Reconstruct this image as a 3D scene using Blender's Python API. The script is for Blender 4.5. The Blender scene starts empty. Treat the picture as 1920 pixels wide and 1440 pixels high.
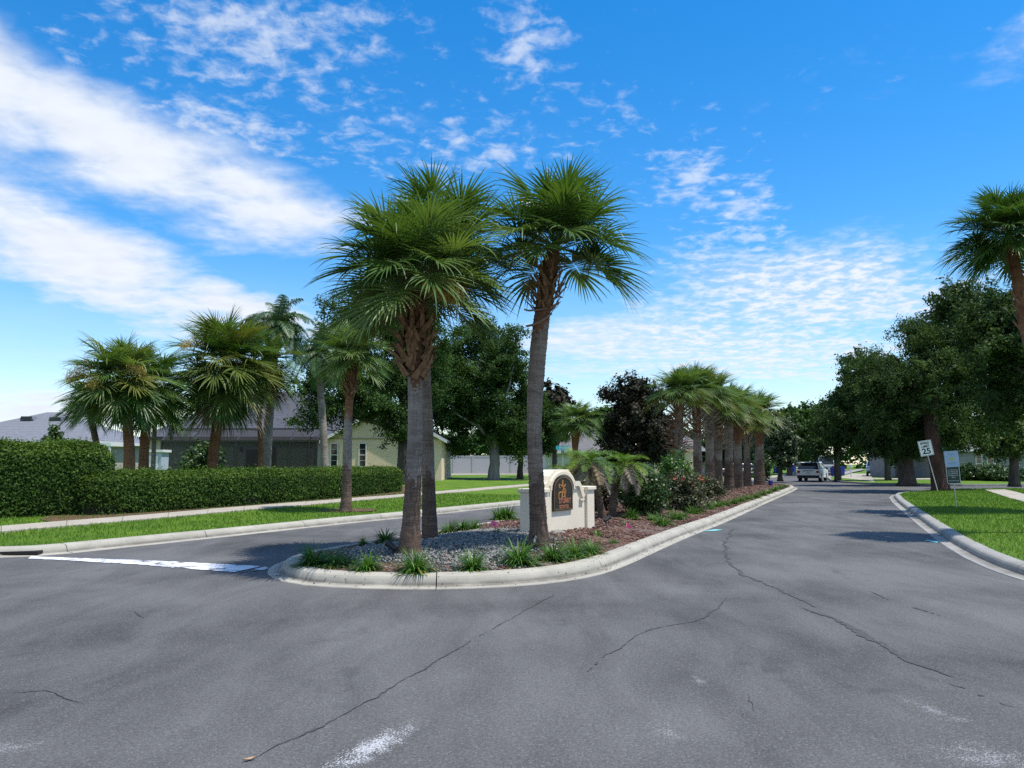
import bpy, math, random
import numpy as np
from mathutils import Vector, Matrix
from mathutils.geometry import delaunay_2d_cdt

sc = bpy.context.scene
COL = sc.collection
R = math.radians
rng = np.random.default_rng(7)
random.seed(7)

# ------------------------------------------------------------------ camera, light, sky
F, EYE = 1400.0, 1.56
PITCH = math.atan(150 / F)
cam_d = bpy.data.cameras.new('camera'); cam = bpy.data.objects.new('camera', cam_d); COL.objects.link(cam)
cam.location = (0, 0, EYE); cam.rotation_euler = (math.pi / 2 + PITCH, 0, 0)
cam_d.sensor_width = 36.0; cam_d.lens = 36.0 * F / 1920.0
cam_d.clip_start = 0.05; cam_d.clip_end = 3000
sc.camera = cam
sc.render.resolution_x, sc.render.resolution_y = 1024, 768

SUN_EL, SUN_ROT = 69.0, 108.0        # elevation; compass turn from +Y towards +X
sd = Vector((math.sin(R(SUN_ROT)) * math.cos(R(SUN_EL)), math.cos(R(SUN_ROT)) * math.cos(R(SUN_EL)), math.sin(R(SUN_EL))))
sl = bpy.data.lights.new('sun', 'SUN'); sl.energy = 3.7; sl.angle = R(0.53); sl.color = (1.0, 0.95, 0.87)
so = bpy.data.objects.new('sun', sl); COL.objects.link(so); so.rotation_euler = sd.to_track_quat('Z', 'Y').to_euler()
so.location = (20, -10, 40)

sc.view_settings.view_transform = 'Standard'; sc.view_settings.look = 'None'
sc.view_settings.gamma = 1.0; sc.view_settings.use_curve_mapping = False
sc.view_settings.exposure = 0.66
sc.render.engine = 'CYCLES'
sc.cycles.max_bounces = 6; sc.cycles.transparent_max_bounces = 8
sc.cycles.use_denoising = False; sc.render.filter_size = 1.25

def pix_dir(u, v):
    a = (u - 960) / F; b = (720 - v) / F
    return Vector((a, math.cos(PITCH) - math.sin(PITCH) * b, math.sin(PITCH) + math.cos(PITCH) * b))

world = bpy.data.worlds.new('World'); sc.world = world; world.use_nodes = True
def build_sky():
    nt = world.node_tree; N = nt.nodes; L = nt.links; N.clear()
    def node(t, **k):
        n = N.new(t)
        for a, b in k.items(): setattr(n, a, b)
        return n
    def M(op, a, b=None, c=None, clamp=False):
        n = node('ShaderNodeMath', operation=op, use_clamp=clamp)
        for i, x in enumerate((a, b, c)):
            if x is None: continue
            if isinstance(x, (int, float)): n.inputs[i].default_value = x
            else: L.new(x, n.inputs[i])
        return n.outputs[0]
    def V(op, a, b=None):
        n = node('ShaderNodeVectorMath', operation=op)
        for i, x in enumerate((a, b)):
            if x is None: continue
            if isinstance(x, tuple): n.inputs[i].default_value = x
            else: L.new(x, n.inputs[i])
        return n.outputs[0]
    def comb(x, y, z=0.0):
        n = node('ShaderNodeCombineXYZ')
        for i, q in enumerate((x, y, z)):
            if isinstance(q, (int, float)): n.inputs[i].default_value = q
            else: L.new(q, n.inputs[i])
        return n.outputs[0]
    def smooth(x, lo, hi):
        n = node('ShaderNodeMapRange', interpolation_type='SMOOTHSTEP'); L.new(x, n.inputs[0])
        n.inputs[1].default_value = lo; n.inputs[2].default_value = hi
        return n.outputs[0]
    sky = node('ShaderNodeTexSky', sky_type='NISHITA', sun_disc=False)
    sky.sun_elevation = R(SUN_EL); sky.sun_rotation = R(SUN_ROT)
    sky.air_density = 1.15; sky.dust_density = 0.1; sky.ozone_density = 5.0
    hs = node('ShaderNodeHueSaturation'); hs.inputs['Saturation'].default_value = 1.36; hs.inputs['Value'].default_value = 1.0; hs.inputs['Hue'].default_value = 0.5
    L.new(sky.outputs[0], hs.inputs['Color'])
    tc = node('ShaderNodeTexCoord'); d = tc.outputs['Generated']
    sp = node('ShaderNodeSeparateXYZ'); L.new(d, sp.inputs[0]); X, Y, Z = sp.outputs
    Zp = M('MAXIMUM', Z, 0.0)
    den = M('ADD', Zp, 0.10)
    P = comb(M('DIVIDE', X, den), M('DIVIDE', Y, den))            # cloud sheet seen in perspective
    ys = M('MAXIMUM', Y, 0.06)
    S = comb(M('DIVIDE', X, ys), M('DIVIDE', Z, ys))              # direction chart for where the cloud banks lie
    def noise(vec, scale, detail, rough, dist=0.0):
        n = node('ShaderNodeTexNoise'); L.new(vec, n.inputs['Vector'])
        n.inputs['Scale'].default_value = scale; n.inputs['Detail'].default_value = detail
        n.inputs['Roughness'].default_value = rough; n.inputs['Distortion'].default_value = dist
        return n.outputs['Fac']
    # streets of cloud run towards the right of the picture: stretch the streaks along that line
    mp = node('ShaderNodeMapping'); L.new(P, mp.inputs[0]); mp.inputs['Rotation'].default_value = (0, 0, R(-62)); mp.inputs['Scale'].default_value = (0.55, 1.6, 1)
    streak = noise(mp.outputs[0], 1.5, 9, 0.56, 0.4)
    puff = noise(P, 9.0, 6, 0.55, 0.3); fleck = noise(P, 17.0, 5, 0.6, 0.25)
    big = noise(P, 2.1, 5, 0.55, 0.2)
    warp = node('ShaderNodeTexNoise'); L.new(P, warp.inputs['Vector']); warp.inputs['Scale'].default_value = 1.6; warp.inputs['Detail'].default_value = 3
    wv = V('MULTIPLY', V('SUBTRACT', warp.outputs['Color'], (0.5, 0.5, 0.5)), (0.16, 0.12, 0))
    SW = V('ADD', S, wv)
    def blob(u, v, ru, rv, ang, gain):
        dd = pix_dir(u, v)
        m = node('ShaderNodeMapping', vector_type='TEXTURE'); L.new(SW, m.inputs[0])
        m.inputs['Location'].default_value = (dd.x / dd.y, dd.z / dd.y, 0)
        m.inputs['Rotation'].default_value = (0, 0, R(ang)); m.inputs['Scale'].default_value = (ru / F, rv / F, 1)
        g = node('ShaderNodeTexGradient', gradient_type='QUADRATIC_SPHERE'); L.new(m.outputs[0], g.inputs[0])
        return M('MULTIPLY', M('POWER', g.outputs['Fac'], 0.5), gain)
    def mx(lst):
        o = lst[0]
        for x in lst[1:]: o = M('MAXIMUM', o, x)
        return o
    banks = mx([blob(230, 260, 620, 130, -24, 1.0), blob(-100, 110, 480, 170, -34, 1.0), blob(480, 360, 300, 130, -22, 0.9),
                blob(120, 460, 700, 150, -26, 1.0), blob(430, 560, 360, 70, -17, 0.9), blob(40, 780, 420, 90, 0, 0.8),
                blob(1530, 540, 400, 150, 2, 1.0), blob(1380, 650, 700, 150, 2, 0.9), blob(1740, 560, 330, 130, 0, 0.8), blob(1100, 650, 360, 110, 0, 0.7),
                blob(650, 640, 300, 60, -12, 0.7), blob(1290, 655, 60, 35, 0, 1.0), blob(1950, 40, 200, 60, 40, 0.5)])
    flecks = mx([blob(480, 60, 520, 240, -20, 0.85), blob(430, 230, 380, 150, -20, 0.8), blob(980, 90, 150, 220, 22, 0.85), blob(900, 270, 380, 130, 0, 0.7), blob(700, 220, 260, 160, -20, .6),
                 blob(1290, 330, 190, 240, 30, 0.85), blob(1400, 410, 170, 180, 10, 0.9), blob(1330, 480, 150, 120, 0, .9), blob(1150, 220, 200, 160, 0, 0.55), blob(760, 90, 120, 200, 20, .5), blob(120, 60, 140, 80, -40, .75)])
    front = smooth(Y, 0.0, 0.3)
    bk = M('ADD', M('MULTIPLY', banks, front), M('MULTIPLY', M('SUBTRACT', 1.0, front), 0.45))
    fk = M('ADD', M('MULTIPLY', flecks, front), M('MULTIPLY', M('SUBTRACT', 1.0, front), 0.35))
    d1 = smooth(M('ADD', M('MULTIPLY', bk, 0.62), M('ADD', M('MULTIPLY', streak, 0.60), M('ADD', M('MULTIPLY', puff, 0.30), M('MULTIPLY', fleck, 0.16)))), 0.58, 1.04)
    brk = M('MULTIPLY', M('MULTIPLY', smooth(X, 0.0, 0.28), 0.62), M('SUBTRACT', 1.0, smooth(M('ADD', M('MULTIPLY', fleck, 0.6), M('MULTIPLY', puff, 0.4)), 0.42, 0.60)))
    d1 = M('MULTIPLY', d1, M('SUBTRACT', 1.0, brk))
    d2 = M('MULTIPLY', smooth(M('ADD', M('MULTIPLY', fk, 0.36), M('ADD', M('MULTIPLY', fleck, 0.78), M('MULTIPLY', big, 0.36))), 0.70, 1.02), 0.66)
    low = M('MULTIPLY', smooth(Z, 0.30, 0.02), 0.42)
    dens = M('MAXIMUM', M('MAXIMUM', d1, d2), M('MULTIPLY', low, M('ADD', 0.35, big)))
    dens = M('MULTIPLY', dens, smooth(Z, -0.05, 0.02), clamp=True)
    mix = node('ShaderNodeMix', data_type='RGBA'); L.new(dens, mix.inputs['Factor']); L.new(hs.outputs[0], mix.inputs[6])
    shade = M('ADD', 0.88, M('MULTIPLY', puff, 0.24))
    cc = node('ShaderNodeMix', data_type='RGBA'); cc.inputs[6].default_value = (0, 0, 0, 1); L.new(shade, cc.inputs['Factor'])
    cc.clamp_factor = False; cc.inputs[7].default_value = (4.2, 4.5, 5.0, 1)
    L.new(cc.outputs[2], mix.inputs[7])
    bg = node('ShaderNodeBackground'); bg.inputs['Strength'].default_value = 0.128; L.new(mix.outputs[2], bg.inputs[0])
    out = node('ShaderNodeOutputWorld'); L.new(bg.outputs[0], out.inputs[0])
build_sky()
world.cycles.sampling_method = 'MANUAL'; world.cycles.sample_map_resolution = 512

# ------------------------------------------------------------------ helpers
def tag(o, label=None, cat=None, group=None, kind=None):
    if label: o['label'] = label
    if cat: o['category'] = cat
    if group: o['group'] = group
    if kind: o['kind'] = kind
    return o
def empty(name, loc=(0, 0, 0), rz=0.0, parent=None):
    o = bpy.data.objects.new(name, None); COL.objects.link(o); o.location = loc; o.rotation_euler = (0, 0, rz)
    o.empty_display_size = 0.2
    if parent: o.parent = parent
    return o
def link(name, me, parent=None):
    o = bpy.data.objects.new(name, me); COL.objects.link(o)
    if parent is not None: o.parent = parent
    return o
def npmesh(name, V, Fc, mat, smooth=False, tint=None):
    """V (n,3); Fc (m,k) one polygon size"""
    me = bpy.data.meshes.new(name)
    V = np.asarray(V, np.float32); Fc = np.asarray(Fc, np.int32); m, k = Fc.shape
    me.vertices.add(len(V)); me.vertices.foreach_set('co', V.ravel())
    me.loops.add(m * k); me.loops.foreach_set('vertex_index', Fc.ravel())
    me.polygons.add(m); me.polygons.foreach_set('loop_start', np.arange(0, m * k, k, dtype=np.int32))
    me.polygons.foreach_set('loop_total', np.full(m, k, np.int32))
    if smooth: me.polygons.foreach_set('use_smooth', np.ones(m, bool))
    if tint is not None:
        a = me.attributes.new('tint', 'FLOAT', 'POINT'); a.data.foreach_set('value', np.asarray(tint, np.float32))
    if mat: me.materials.append(mat)
    me.update(calc_edges=True); me.validate()
    return me
class MB:
    def __init__(s): s.v = []; s.f = []; s.m = []
    def add(s, vs, fs, mi=0):
        b = len(s.v); s.v += [tuple(p) for p in vs]; s.f += [tuple(b + i for i in f) for f in fs]; s.m += [mi] * len(fs); return s
    def box(s, c, d, rz=0.0, mi=0, taper=1.0, M=None):
        x, y, z = [q / 2 for q in d]; vs = []
        for k, zz in enumerate((-z, z)):
            t = 1.0 if k == 0 else taper
            for a, b in ((-x, -y), (x, -y), (x, y), (-x, y)):
                p = Vector((a * t, b * t, zz))
                if rz: p = Matrix.Rotation(rz, 3, 'Z') @ p
                if M is not None: p = M @ p
                vs.append(p + Vector(c))
        return s.add(vs, [(0, 3, 2, 1), (4, 5, 6, 7), (0, 1, 5, 4), (1, 2, 6, 5), (2, 3, 7, 6), (3, 0, 4, 7)], mi)
    def tube(s, pts, rad, n=8, cap=True, mi=0, jit=0.0):
        pts = [Vector(p) for p in pts]; base = len(s.v); up = None; rr = rad if hasattr(rad, '__len__') else [rad] * len(pts)
        for i, p in enumerate(pts):
            t = (pts[min(i + 1, len(pts) - 1)] - pts[max(i - 1, 0)]).normalized()
            if up is None:
                a = Vector((1, 0, 0)) if abs(t.x) < 0.9 else Vector((0, 1, 0)); up = (a - t * a.dot(t)).normalized()
            up = (up - t * up.dot(t)).normalized(); sd_ = t.cross(up)
            for k in range(n):
                a = 2 * math.pi * k / n; r = rr[i] * (1 + random.uniform(-jit, jit))
                s.v.append(tuple(p + up * (math.cos(a) * r) + sd_ * (math.sin(a) * r)))
        for i in range(len(pts) - 1):
            for k in range(n):
                a = base + i * n + k; b = base + i * n + (k + 1) % n
                s.f.append((a, b, b + n, a + n)); s.m.append(mi)
        if cap:
            s.f.append(tuple(base + k for k in range(n))[::-1]); s.m.append(mi)
            e = base + (len(pts) - 1) * n; s.f.append(tuple(e + k for k in range(n))); s.m.append(mi)
        return s
    def prism(s, poly, y0, y1, mi=0, M=None):
        """poly in (x,z), extruded in y; CCW seen from -y"""
        n = len(poly); vs = [Vector((x, y0, z)) for x, z in poly] + [Vector((x, y1, z)) for x, z in poly]
        if M is not None: vs = [M @ p for p in vs]
        fs = [tuple(range(n)), tuple(range(2 * n - 1, n - 1, -1))] + [(i, i + n, (i + 1) % n + n, (i + 1) % n) for i in range(n)]
        return s.add(vs, fs, mi)
    def build(s, name, mats, parent=None, smooth=False, bevel=0.0):
        me = bpy.data.meshes.new(name); me.from_pydata(s.v, [], s.f)
        for m in (mats if isinstance(mats, (list, tuple)) else [mats]): me.materials.append(m)
        me.polygons.foreach_set('material_index', s.m)
        if smooth: me.polygons.foreach_set('use_smooth', [True] * len(s.f))
        me.update(); me.validate()
        o = link(name, me, parent)
        if bevel:
            md = o.modifiers.new('bevel', 'BEVEL'); md.width = bevel; md.segments = 2; md.limit_method = 'ANGLE'
        return o
def copy_tree(o, parent=None):
    c = o.copy(); COL.objects.link(c)
    if parent is not None: c.parent = parent
    for ch in list(o.children): copy_tree(ch, c)
    return c

def seg_dist(px, py, poly, closed=False):
    """distance of points to a polyline"""
    P = np.asarray(poly, float)[:, :2]; Q = np.roll(P, -1, 0) if closed else P[1:]; P = P if closed else P[:-1]
    d = np.full(np.shape(px), 1e9)
    for a, b in zip(P, Q):
        e = b - a; l2 = max((e @ e), 1e-9)
        t = np.clip(((px - a[0]) * e[0] + (py - a[1]) * e[1]) / l2, 0, 1)
        d = np.minimum(d, np.hypot(px - a[0] - t * e[0], py - a[1] - t * e[1]))
    return d
def inside(px, py, poly):
    P = np.asarray(poly, float)[:, :2]; c = np.zeros(np.shape(px), bool); j = len(P) - 1
    for i in range(len(P)):
        xi, yi = P[i]; xj, yj = P[j]
        if yi != yj: c ^= ((yi > py) != (yj > py)) & (px < (xj - xi) * (py - yi) / (yj - yi) + xi)
        j = i
    return c
def sstep(x, a, b):
    t = np.clip((x - a) / (b - a), 0, 1); return t * t * (3 - 2 * t)
def resample(poly, step):
    P = np.asarray(poly, float); s = np.r_[0, np.cumsum(np.hypot(*(P[1:, :2] - P[:-1, :2]).T))]
    n = max(2, int(round(s[-1] / step)) + 1); t = np.linspace(0, s[-1], n)
    return np.stack([np.interp(t, s, P[:, k]) for k in range(P.shape[1])], 1)
def smooth_poly(poly, closed=False, it=2):
    P = np.asarray(poly, float)
    for _ in range(it):
        if closed:
            Q = np.roll(P, -1, 0); P = np.stack([P * .75 + Q * .25, P * .25 + Q * .75], 1).reshape(-1, P.shape[1])
        else:
            A = P[:-1] * .75 + P[1:] * .25; B = P[:-1] * .25 + P[1:] * .75
            P = np.r_[P[:1], np.stack([A, B], 1).reshape(-1, P.shape[1])[1:-1], P[-1:]]
    return P

# terrain: the road lies at 0 and climbs gently far up the street
def road_h(x, y): return 0.014 * np.maximum(0, np.asarray(y, float) - 72.0) * sstep(np.asarray(y, float), 60, 110)
def G(u, v, hf=0.0):
    """the place where a sight line meets ground of height hf (number or function)"""
    d = pix_dir(u, v); h = hf if not callable(hf) else 0.0
    for _ in range(12):
        t = (h - EYE) / d.z if d.z < -1e-6 else 400.0
        x, y = d.x * t, d.y * t
        if not callable(hf): break
        h = 0.5 * h + 0.5 * float(hf(x, y))
    return (x, y, h)
def A(u, v, Y):
    d = pix_dir(u, v); t = Y / d.y
    return Vector((d.x * t, Y, EYE + d.z * t))
def px(n, Y): return n * Y / F

# ------------------------------------------------------------------ materials
MATS = {}
def mat(name, base=(0.5, 0.5, 0.5), rough=0.6, metal=0.0, spec=0.5):
    m = bpy.data.materials.new(name); m.use_nodes = True; b = m.node_tree.nodes['Principled BSDF']
    b.inputs['Base Color'].default_value = (*base, 1); b.inputs['Roughness'].default_value = rough
    b.inputs['Metallic'].default_value = metal; b.inputs['Specular IOR Level'].default_value = spec
    MATS[name] = m; return m
class NT:
    def __init__(s, m): s.t = m.node_tree; s.N = s.t.nodes; s.L = s.t.links; s.b = s.N.get('Principled BSDF')
    def n(s, t, **k):
        n = s.N.new(t)
        for a, b in k.items(): setattr(n, a, b)
        return n
    def pos(s, scale=(1, 1, 1), rot=(0, 0, 0), obj=False):
        c = s.n('ShaderNodeTexCoord').outputs['Object'] if obj else s.n('ShaderNodeNewGeometry').outputs['Position']
        m = s.n('ShaderNodeMapping'); s.L.new(c, m.inputs[0]); m.inputs['Scale'].default_value = scale; m.inputs['Rotation'].default_value = rot
        return m.outputs[0]
    def noise(s, vec, scale, detail=4, rough=0.55, dist=0.0):
        n = s.n('ShaderNodeTexNoise'); s.L.new(vec, n.inputs['Vector']); n.inputs['Scale'].default_value = scale
        n.inputs['Detail'].default_value = detail; n.inputs['Roughness'].default_value = rough; n.inputs['Distortion'].default_value = dist
        return n.outputs['Fac']
    def vor(s, vec, scale, out='Distance', feature='F1'):
        n = s.n('ShaderNodeTexVoronoi', feature=feature); s.L.new(vec, n.inputs['Vector']); n.inputs['Scale'].default_value = scale
        return n.outputs[out]
    def ramp(s, fac, stops):
        n = s.n('ShaderNodeValToRGB'); s.L.new(fac, n.inputs[0]); e = n.color_ramp.elements
        for i, (p, c) in enumerate(stops):
            q = e[i] if i < 2 else e.new(p)
            q.position = p; q.color = (*c, 1) if len(c) == 3 else c
        return n.outputs['Color']
    def map(s, x, lo, hi, a=0.0, b=1.0, smooth=True):
        n = s.n('ShaderNodeMapRange', interpolation_type='SMOOTHSTEP' if smooth else 'LINEAR'); s.L.new(x, n.inputs[0])
        for i, q in enumerate((lo, hi, a, b)): n.inputs[i + 1].default_value = q
        return n.outputs[0]
    def math(s, op, a, b=None, clamp=False):
        n = s.n('ShaderNodeMath', operation=op, use_clamp=clamp)
        for i, x in enumerate((a, b)):
            if x is None: continue
            if isinstance(x, (int, float)): n.inputs[i].default_value = x
            else: s.L.new(x, n.inputs[i])
        return n.outputs[0]
    def mix(s, fac, a, b, mode='MIX'):
        n = s.n('ShaderNodeMix', data_type='RGBA', blend_type=mode)
        for i, x in ((0, fac), (6, a), (7, b)):
            if isinstance(x, (int, float)): n.inputs[i].default_value = x
            elif isinstance(x, tuple): n.inputs[i].default_value = (*x, 1)
            else: s.L.new(x, n.inputs[i])
        return n.outputs[2]
    def col(s, c): s.L.new(c, s.b.inputs['Base Color']); return s
    def bump(s, h, strength=0.3, dist=0.01):
        n = s.n('ShaderNodeBump'); n.inputs['Strength'].default_value = strength; n.inputs['Distance'].default_value = dist
        s.L.new(h, n.inputs['Height']); s.L.new(n.outputs[0], s.b.inputs['Normal']); return s
def varied(name, c1, c2, scale=3.0, rough=0.7, bump=0.15, bscale=40, stretch=(1, 1, 1), spec=0.4, metal=0.0, obj=False, lo=.3, hi=.7):
    m = mat(name, c1, rough, metal, spec); t = NT(m); p = t.pos(stretch, obj=obj)
    t.col(t.ramp(t.noise(p, scale, 6, 0.6), [(lo, c1), (hi, c2)]))
    if bump: t.bump(t.noise(p, bscale, 4, 0.6), bump, 0.01)
    return m
def leafmat(name, dark, mid, light, trans=0.3, rough=0.5, rnd=False, spec=0.35):
    m = mat(name, mid, rough, spec=spec); t = NT(m)
    if rnd: fac = t.n('ShaderNodeObjectInfo').outputs['Random']
    else: fac = t.n('ShaderNodeAttribute', attribute_name='tint').outputs['Fac']
    if rnd:
        nz = t.noise(t.pos(), 6.0, 3); fac = t.math('ADD', t.math('MULTIPLY', fac, 0.6), t.math('MULTIPLY', nz, 0.45), True)
    c = t.ramp(fac, [(0.05, dark), (0.95, light), (0.5, mid)]); t.col(c)
    tr = t.n('ShaderNodeBsdfTranslucent'); t.L.new(t.mix(1.0, c, (1.15, 1.15, 0.55), 'MULTIPLY'), tr.inputs[0])
    mx = t.n('ShaderNodeMixShader'); mx.inputs[0].default_value = trans
    t.L.new(t.b.outputs[0], mx.inputs[1]); t.L.new(tr.outputs[0], mx.inputs[2])
    t.L.new(mx.outputs[0], t.N['Material Output'].inputs['Surface'])
    return m
# ---- ground materials
def asphalt_mat():
    m = mat('asphalt', (0.1, 0.1, 0.1), 0.88, spec=0.35); t = NT(m); p = t.pos()
    fine = t.math('ADD', t.math('MULTIPLY', t.noise(p, 95, 3, 0.75), 0.55), t.math('MULTIPLY', t.noise(p, 42, 3, 0.75), 0.45)); grit = t.vor(p, 120, 'Color'); big = t.noise(p, 0.28, 5, 0.55, 0.6)
    mid = t.noise(t.pos((1, 0.32, 1), (0, 0, R(-24))), 1.5, 6, 0.62, 0.4)
    c = t.ramp(fine, [(0.32, (0.034, 0.0335, 0.0325)), (0.68, (0.128, 0.126, 0.123))])
    tone = t.math('ADD', t.math('MULTIPLY', big, 0.9), t.math('MULTIPLY', mid, 0.75))
    c = t.mix(1.0, c, t.ramp(t.math('MULTIPLY', tone, 0.6), [(0.36, (0.58, 0.575, 0.575)), (0.60, (1.42, 1.42, 1.43))]), 'MULTIPLY')
    # pale aggregate showing through
    sx = t.n('ShaderNodeSeparateXYZ'); t.L.new(grit, sx.inputs[0])
    ag = t.map(sx.outputs[0], 0.80, 0.99)
    c = t.mix(t.math('MULTIPLY', ag, 0.36), c, (0.24, 0.24, 0.235))
    # worn paint scuffs
    def scuff(x, y, rx, ry, ang, thr, amt, c):
        mp = t.n('ShaderNodeMapping', vector_type='TEXTURE'); t.L.new(t.n('ShaderNodeNewGeometry').outputs['Position'], mp.inputs[0])
        mp.inputs['Location'].default_value = (x, y, 0); mp.inputs['Rotation'].default_value = (0, 0, R(ang)); mp.inputs['Scale'].default_value = (rx, ry, 1)
        g = t.n('ShaderNodeTexGradient', gradient_type='SPHERICAL'); t.L.new(mp.outputs[0], g.inputs[0])
        nz = t.math('ADD', t.math('MULTIPLY', t.noise(p, 85, 2, 0.8), 1.35), t.math('MULTIPLY', t.noise(p, 11, 3, 0.6), 0.5))
        k = t.map(t.math('ADD', nz, t.math('MULTIPLY', g.outputs['Fac'], 0.42)), thr + .17, thr + 0.25)
        k = t.math('MULTIPLY', k, t.map(g.outputs['Fac'], 0.02, 0.3))
        return t.mix(t.math('MULTIPLY', k, amt), c, (0.50, 0.51, 0.53))
    for (u, v, rx, ry, ang, thr, amt) in ((700, 1400, 0.17, 0.62, -24, 1.02, 0.8), (1850, 1420, 0.7, 0.5, 0, 1.15, 0.45), (1250, 1375, .25, .4, 0, 1.17, .35), (1310, 1275, .12, .4, 0, 1.14, .35), (1745, 1330, .25, .9, 20, 1.18, .4), (20, 1400, .5, .3, 0, 1.15, .35)):
        x, y, _ = G(u, v); c = scuff(x, y, rx, ry, ang, thr, amt, c)
    # dark stains dripped along the wheel paths, and smooth polished blotches
    st = t.map(t.math('ADD', t.math('MULTIPLY', t.noise(p, 0.55, 6, .68, 1.2), 1.0), t.math('MULTIPLY', t.noise(p, 4.5, 4, .6), .35)), .76, .92)
    c = t.mix(t.math('MULTIPLY', st, .45), c, (0.035, 0.035, 0.037))
    sp = t.map(t.noise(p, 3.1, 2, .5), .70, .76); c = t.mix(t.math('MULTIPLY', sp, .35), c, (0.04, 0.04, 0.042))
    t.col(c); t.L.new(t.ramp(fine, [(0.3, (0.95,) * 3), (0.8, (0.72,) * 3)]), t.b.inputs['Roughness'])
    t.bump(t.math('ADD', fine, t.math('MULTIPLY', sx.outputs[0], 0.6)), 0.55, 0.006)
    return m
M_asph = asphalt_mat()
def concrete(name, lo, hi, stain, step_shade=0.0):
    m = mat(name, hi, 0.85, spec=0.3); t = NT(m); p = t.pos()
    c = t.ramp(t.noise(p, 1.7, 7, 0.62), [(0.25, lo), (0.7, hi)])
    c = t.mix(t.map(t.noise(p, 5.5, 6, 0.7, 0.8), 0.55, 0.76), c, stain)
    c = t.mix(0.35, c, t.ramp(t.noise(p, 120, 2), [(0.3, lo), (0.7, hi)]))
    if step_shade:      # painted shade: a mottled dark band by height picks out the kerb step
        sz = t.n('ShaderNodeSeparateXYZ'); t.L.new(p, sz.inputs[0]); z = sz.outputs[2]
        g = t.math('MULTIPLY', t.map(z, 0.013, 0.019), t.map(z, 0.085, 0.03)); g = t.math('MULTIPLY', g, t.map(t.noise(p, 2.2, 5, .65), .25, .6, .25, 1.0))
        c = t.mix(t.math('MULTIPLY', g, step_shade), c, (0.10, 0.092, 0.078))
    t.col(c); t.bump(t.noise(p, 90, 4), 0.25, 0.006); return m
M_kerb = concrete('kerb_concrete', (0.25, 0.235, 0.20), (0.43, 0.41, 0.35), (0.15, 0.14, 0.115), .75)
M_kerb2 = concrete('old_kerb_concrete', (0.20, 0.195, 0.18), (0.34, 0.335, 0.31), (0.11, 0.105, 0.095), .6)
M_walk = concrete('walk_concrete', (0.27, 0.245, 0.20), (0.42, 0.38, 0.315), (0.21, 0.185, 0.145))
M_soil = varied('soil', (0.06, 0.035, 0.022), (0.15, 0.075, 0.045), 6, 0.95, 0.5, 50)
def lawn_mat():
    m = mat('lawn', (0.05, 0.15, 0.02), 0.85, spec=0.2); t = NT(m); p = t.pos()
    a = t.noise(p, 1.1, 6, 0.65); b = t.noise(p, 38, 4, 0.7); st = t.noise(t.pos((1, 0.3, 1)), 130, 3, 0.7)
    c = t.ramp(a, [(0.28, (0.056, 0.132, 0.010)), (0.70, (0.128, 0.235, 0.018))])
    c = t.mix(1.0, c, t.ramp(t.math('ADD', t.math('MULTIPLY', b, .5), t.math('MULTIPLY', st, .5)), [(0.30, (0.35, 0.38, 0.32)), (0.68, (1.5, 1.42, 1.3))]), 'MULTIPLY')
    c = t.mix(t.math('MULTIPLY', t.map(t.noise(p, 0.6, 5, .7, .6), .54, .72), .38), c, (0.20, 0.19, 0.055))
    t.col(c); t.bump(st, 0.8, 0.03); return m
M_lawn = lawn_mat()
def mulch_mat():
    m = mat('mulch', (0.1, 0.04, 0.03), 0.95, spec=0.15); t = NT(m); p = t.pos()
    k = t.vor(p, 24, 'Color'); s = t.n('ShaderNodeSeparateXYZ'); t.L.new(k, s.inputs[0])
    c = t.ramp(s.outputs[0], [(0.0, (0.06, 0.032, 0.024)), (1.0, (0.22, 0.14, 0.11)), (0.5, (0.125, 0.065, 0.048)), (0.9, (0.19, 0.15, 0.12))])
    c = t.mix(t.map(t.noise(p, 0.7, 4), 0.46, 0.62), c, t.mix(s.outputs[1], (0.075, 0.060, 0.050), (0.19, 0.155, 0.13)))
    t.col(c); t.bump(t.vor(p, 24), 0.9, 0.03); return m
M_mulch = mulch_mat()
def tinted(name, stops, rough=0.85, spec=0.25):
    m = mat(name, stops[0][1], rough, spec=spec); t = NT(m)
    t.col(t.ramp(t.n('ShaderNodeAttribute', attribute_name='tint').outputs['Fac'], stops)); return m
M_chip = tinted('mulch_chip', [(0.0, (0.050, 0.025, 0.020)), (1.0, (0.30, 0.23, 0.19)), (0.45, (0.105, 0.052, 0.040)), (0.8, (0.16, 0.088, 0.070))])
M_peb = tinted('pebble', [(0.0, (0.04, 0.05, 0.05)), (1.0, (0.62, 0.61, 0.57)), (0.45, (0.13, 0.15, 0.145)), (0.78, (0.26, 0.26, 0.245)), (0.92, (0.33, 0.22, 0.18))], 0.7)
def paint_mat(name, c, wear):
    m = mat(name, c, 0.7, spec=0.3); t = NT(m); p = t.pos()
    k = t.math('ADD', t.math('MULTIPLY', t.noise(p, 2.4, 6, 0.62, 0.5), 0.75), t.math('MULTIPLY', t.noise(p, 60, 3, 0.7), 0.3))
    t.col(t.mix(t.map(k, wear, wear + 0.09), c, (0.12, 0.12, 0.128))); t.bump(t.noise(p, 95, 3), 0.3, 0.005); return m
M_paint = paint_mat('road_paint', (0.66, 0.68, 0.72), 0.525)
M_crack = varied('crack_tar', (0.032, 0.032, 0.033), (0.062, 0.062, 0.064), 20, 0.9, 0.2)
M_crackold = varied('crack_sealed', (0.042, 0.042, 0.044), (0.078, 0.078, 0.080), 14, 0.9, 0.2)

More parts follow.
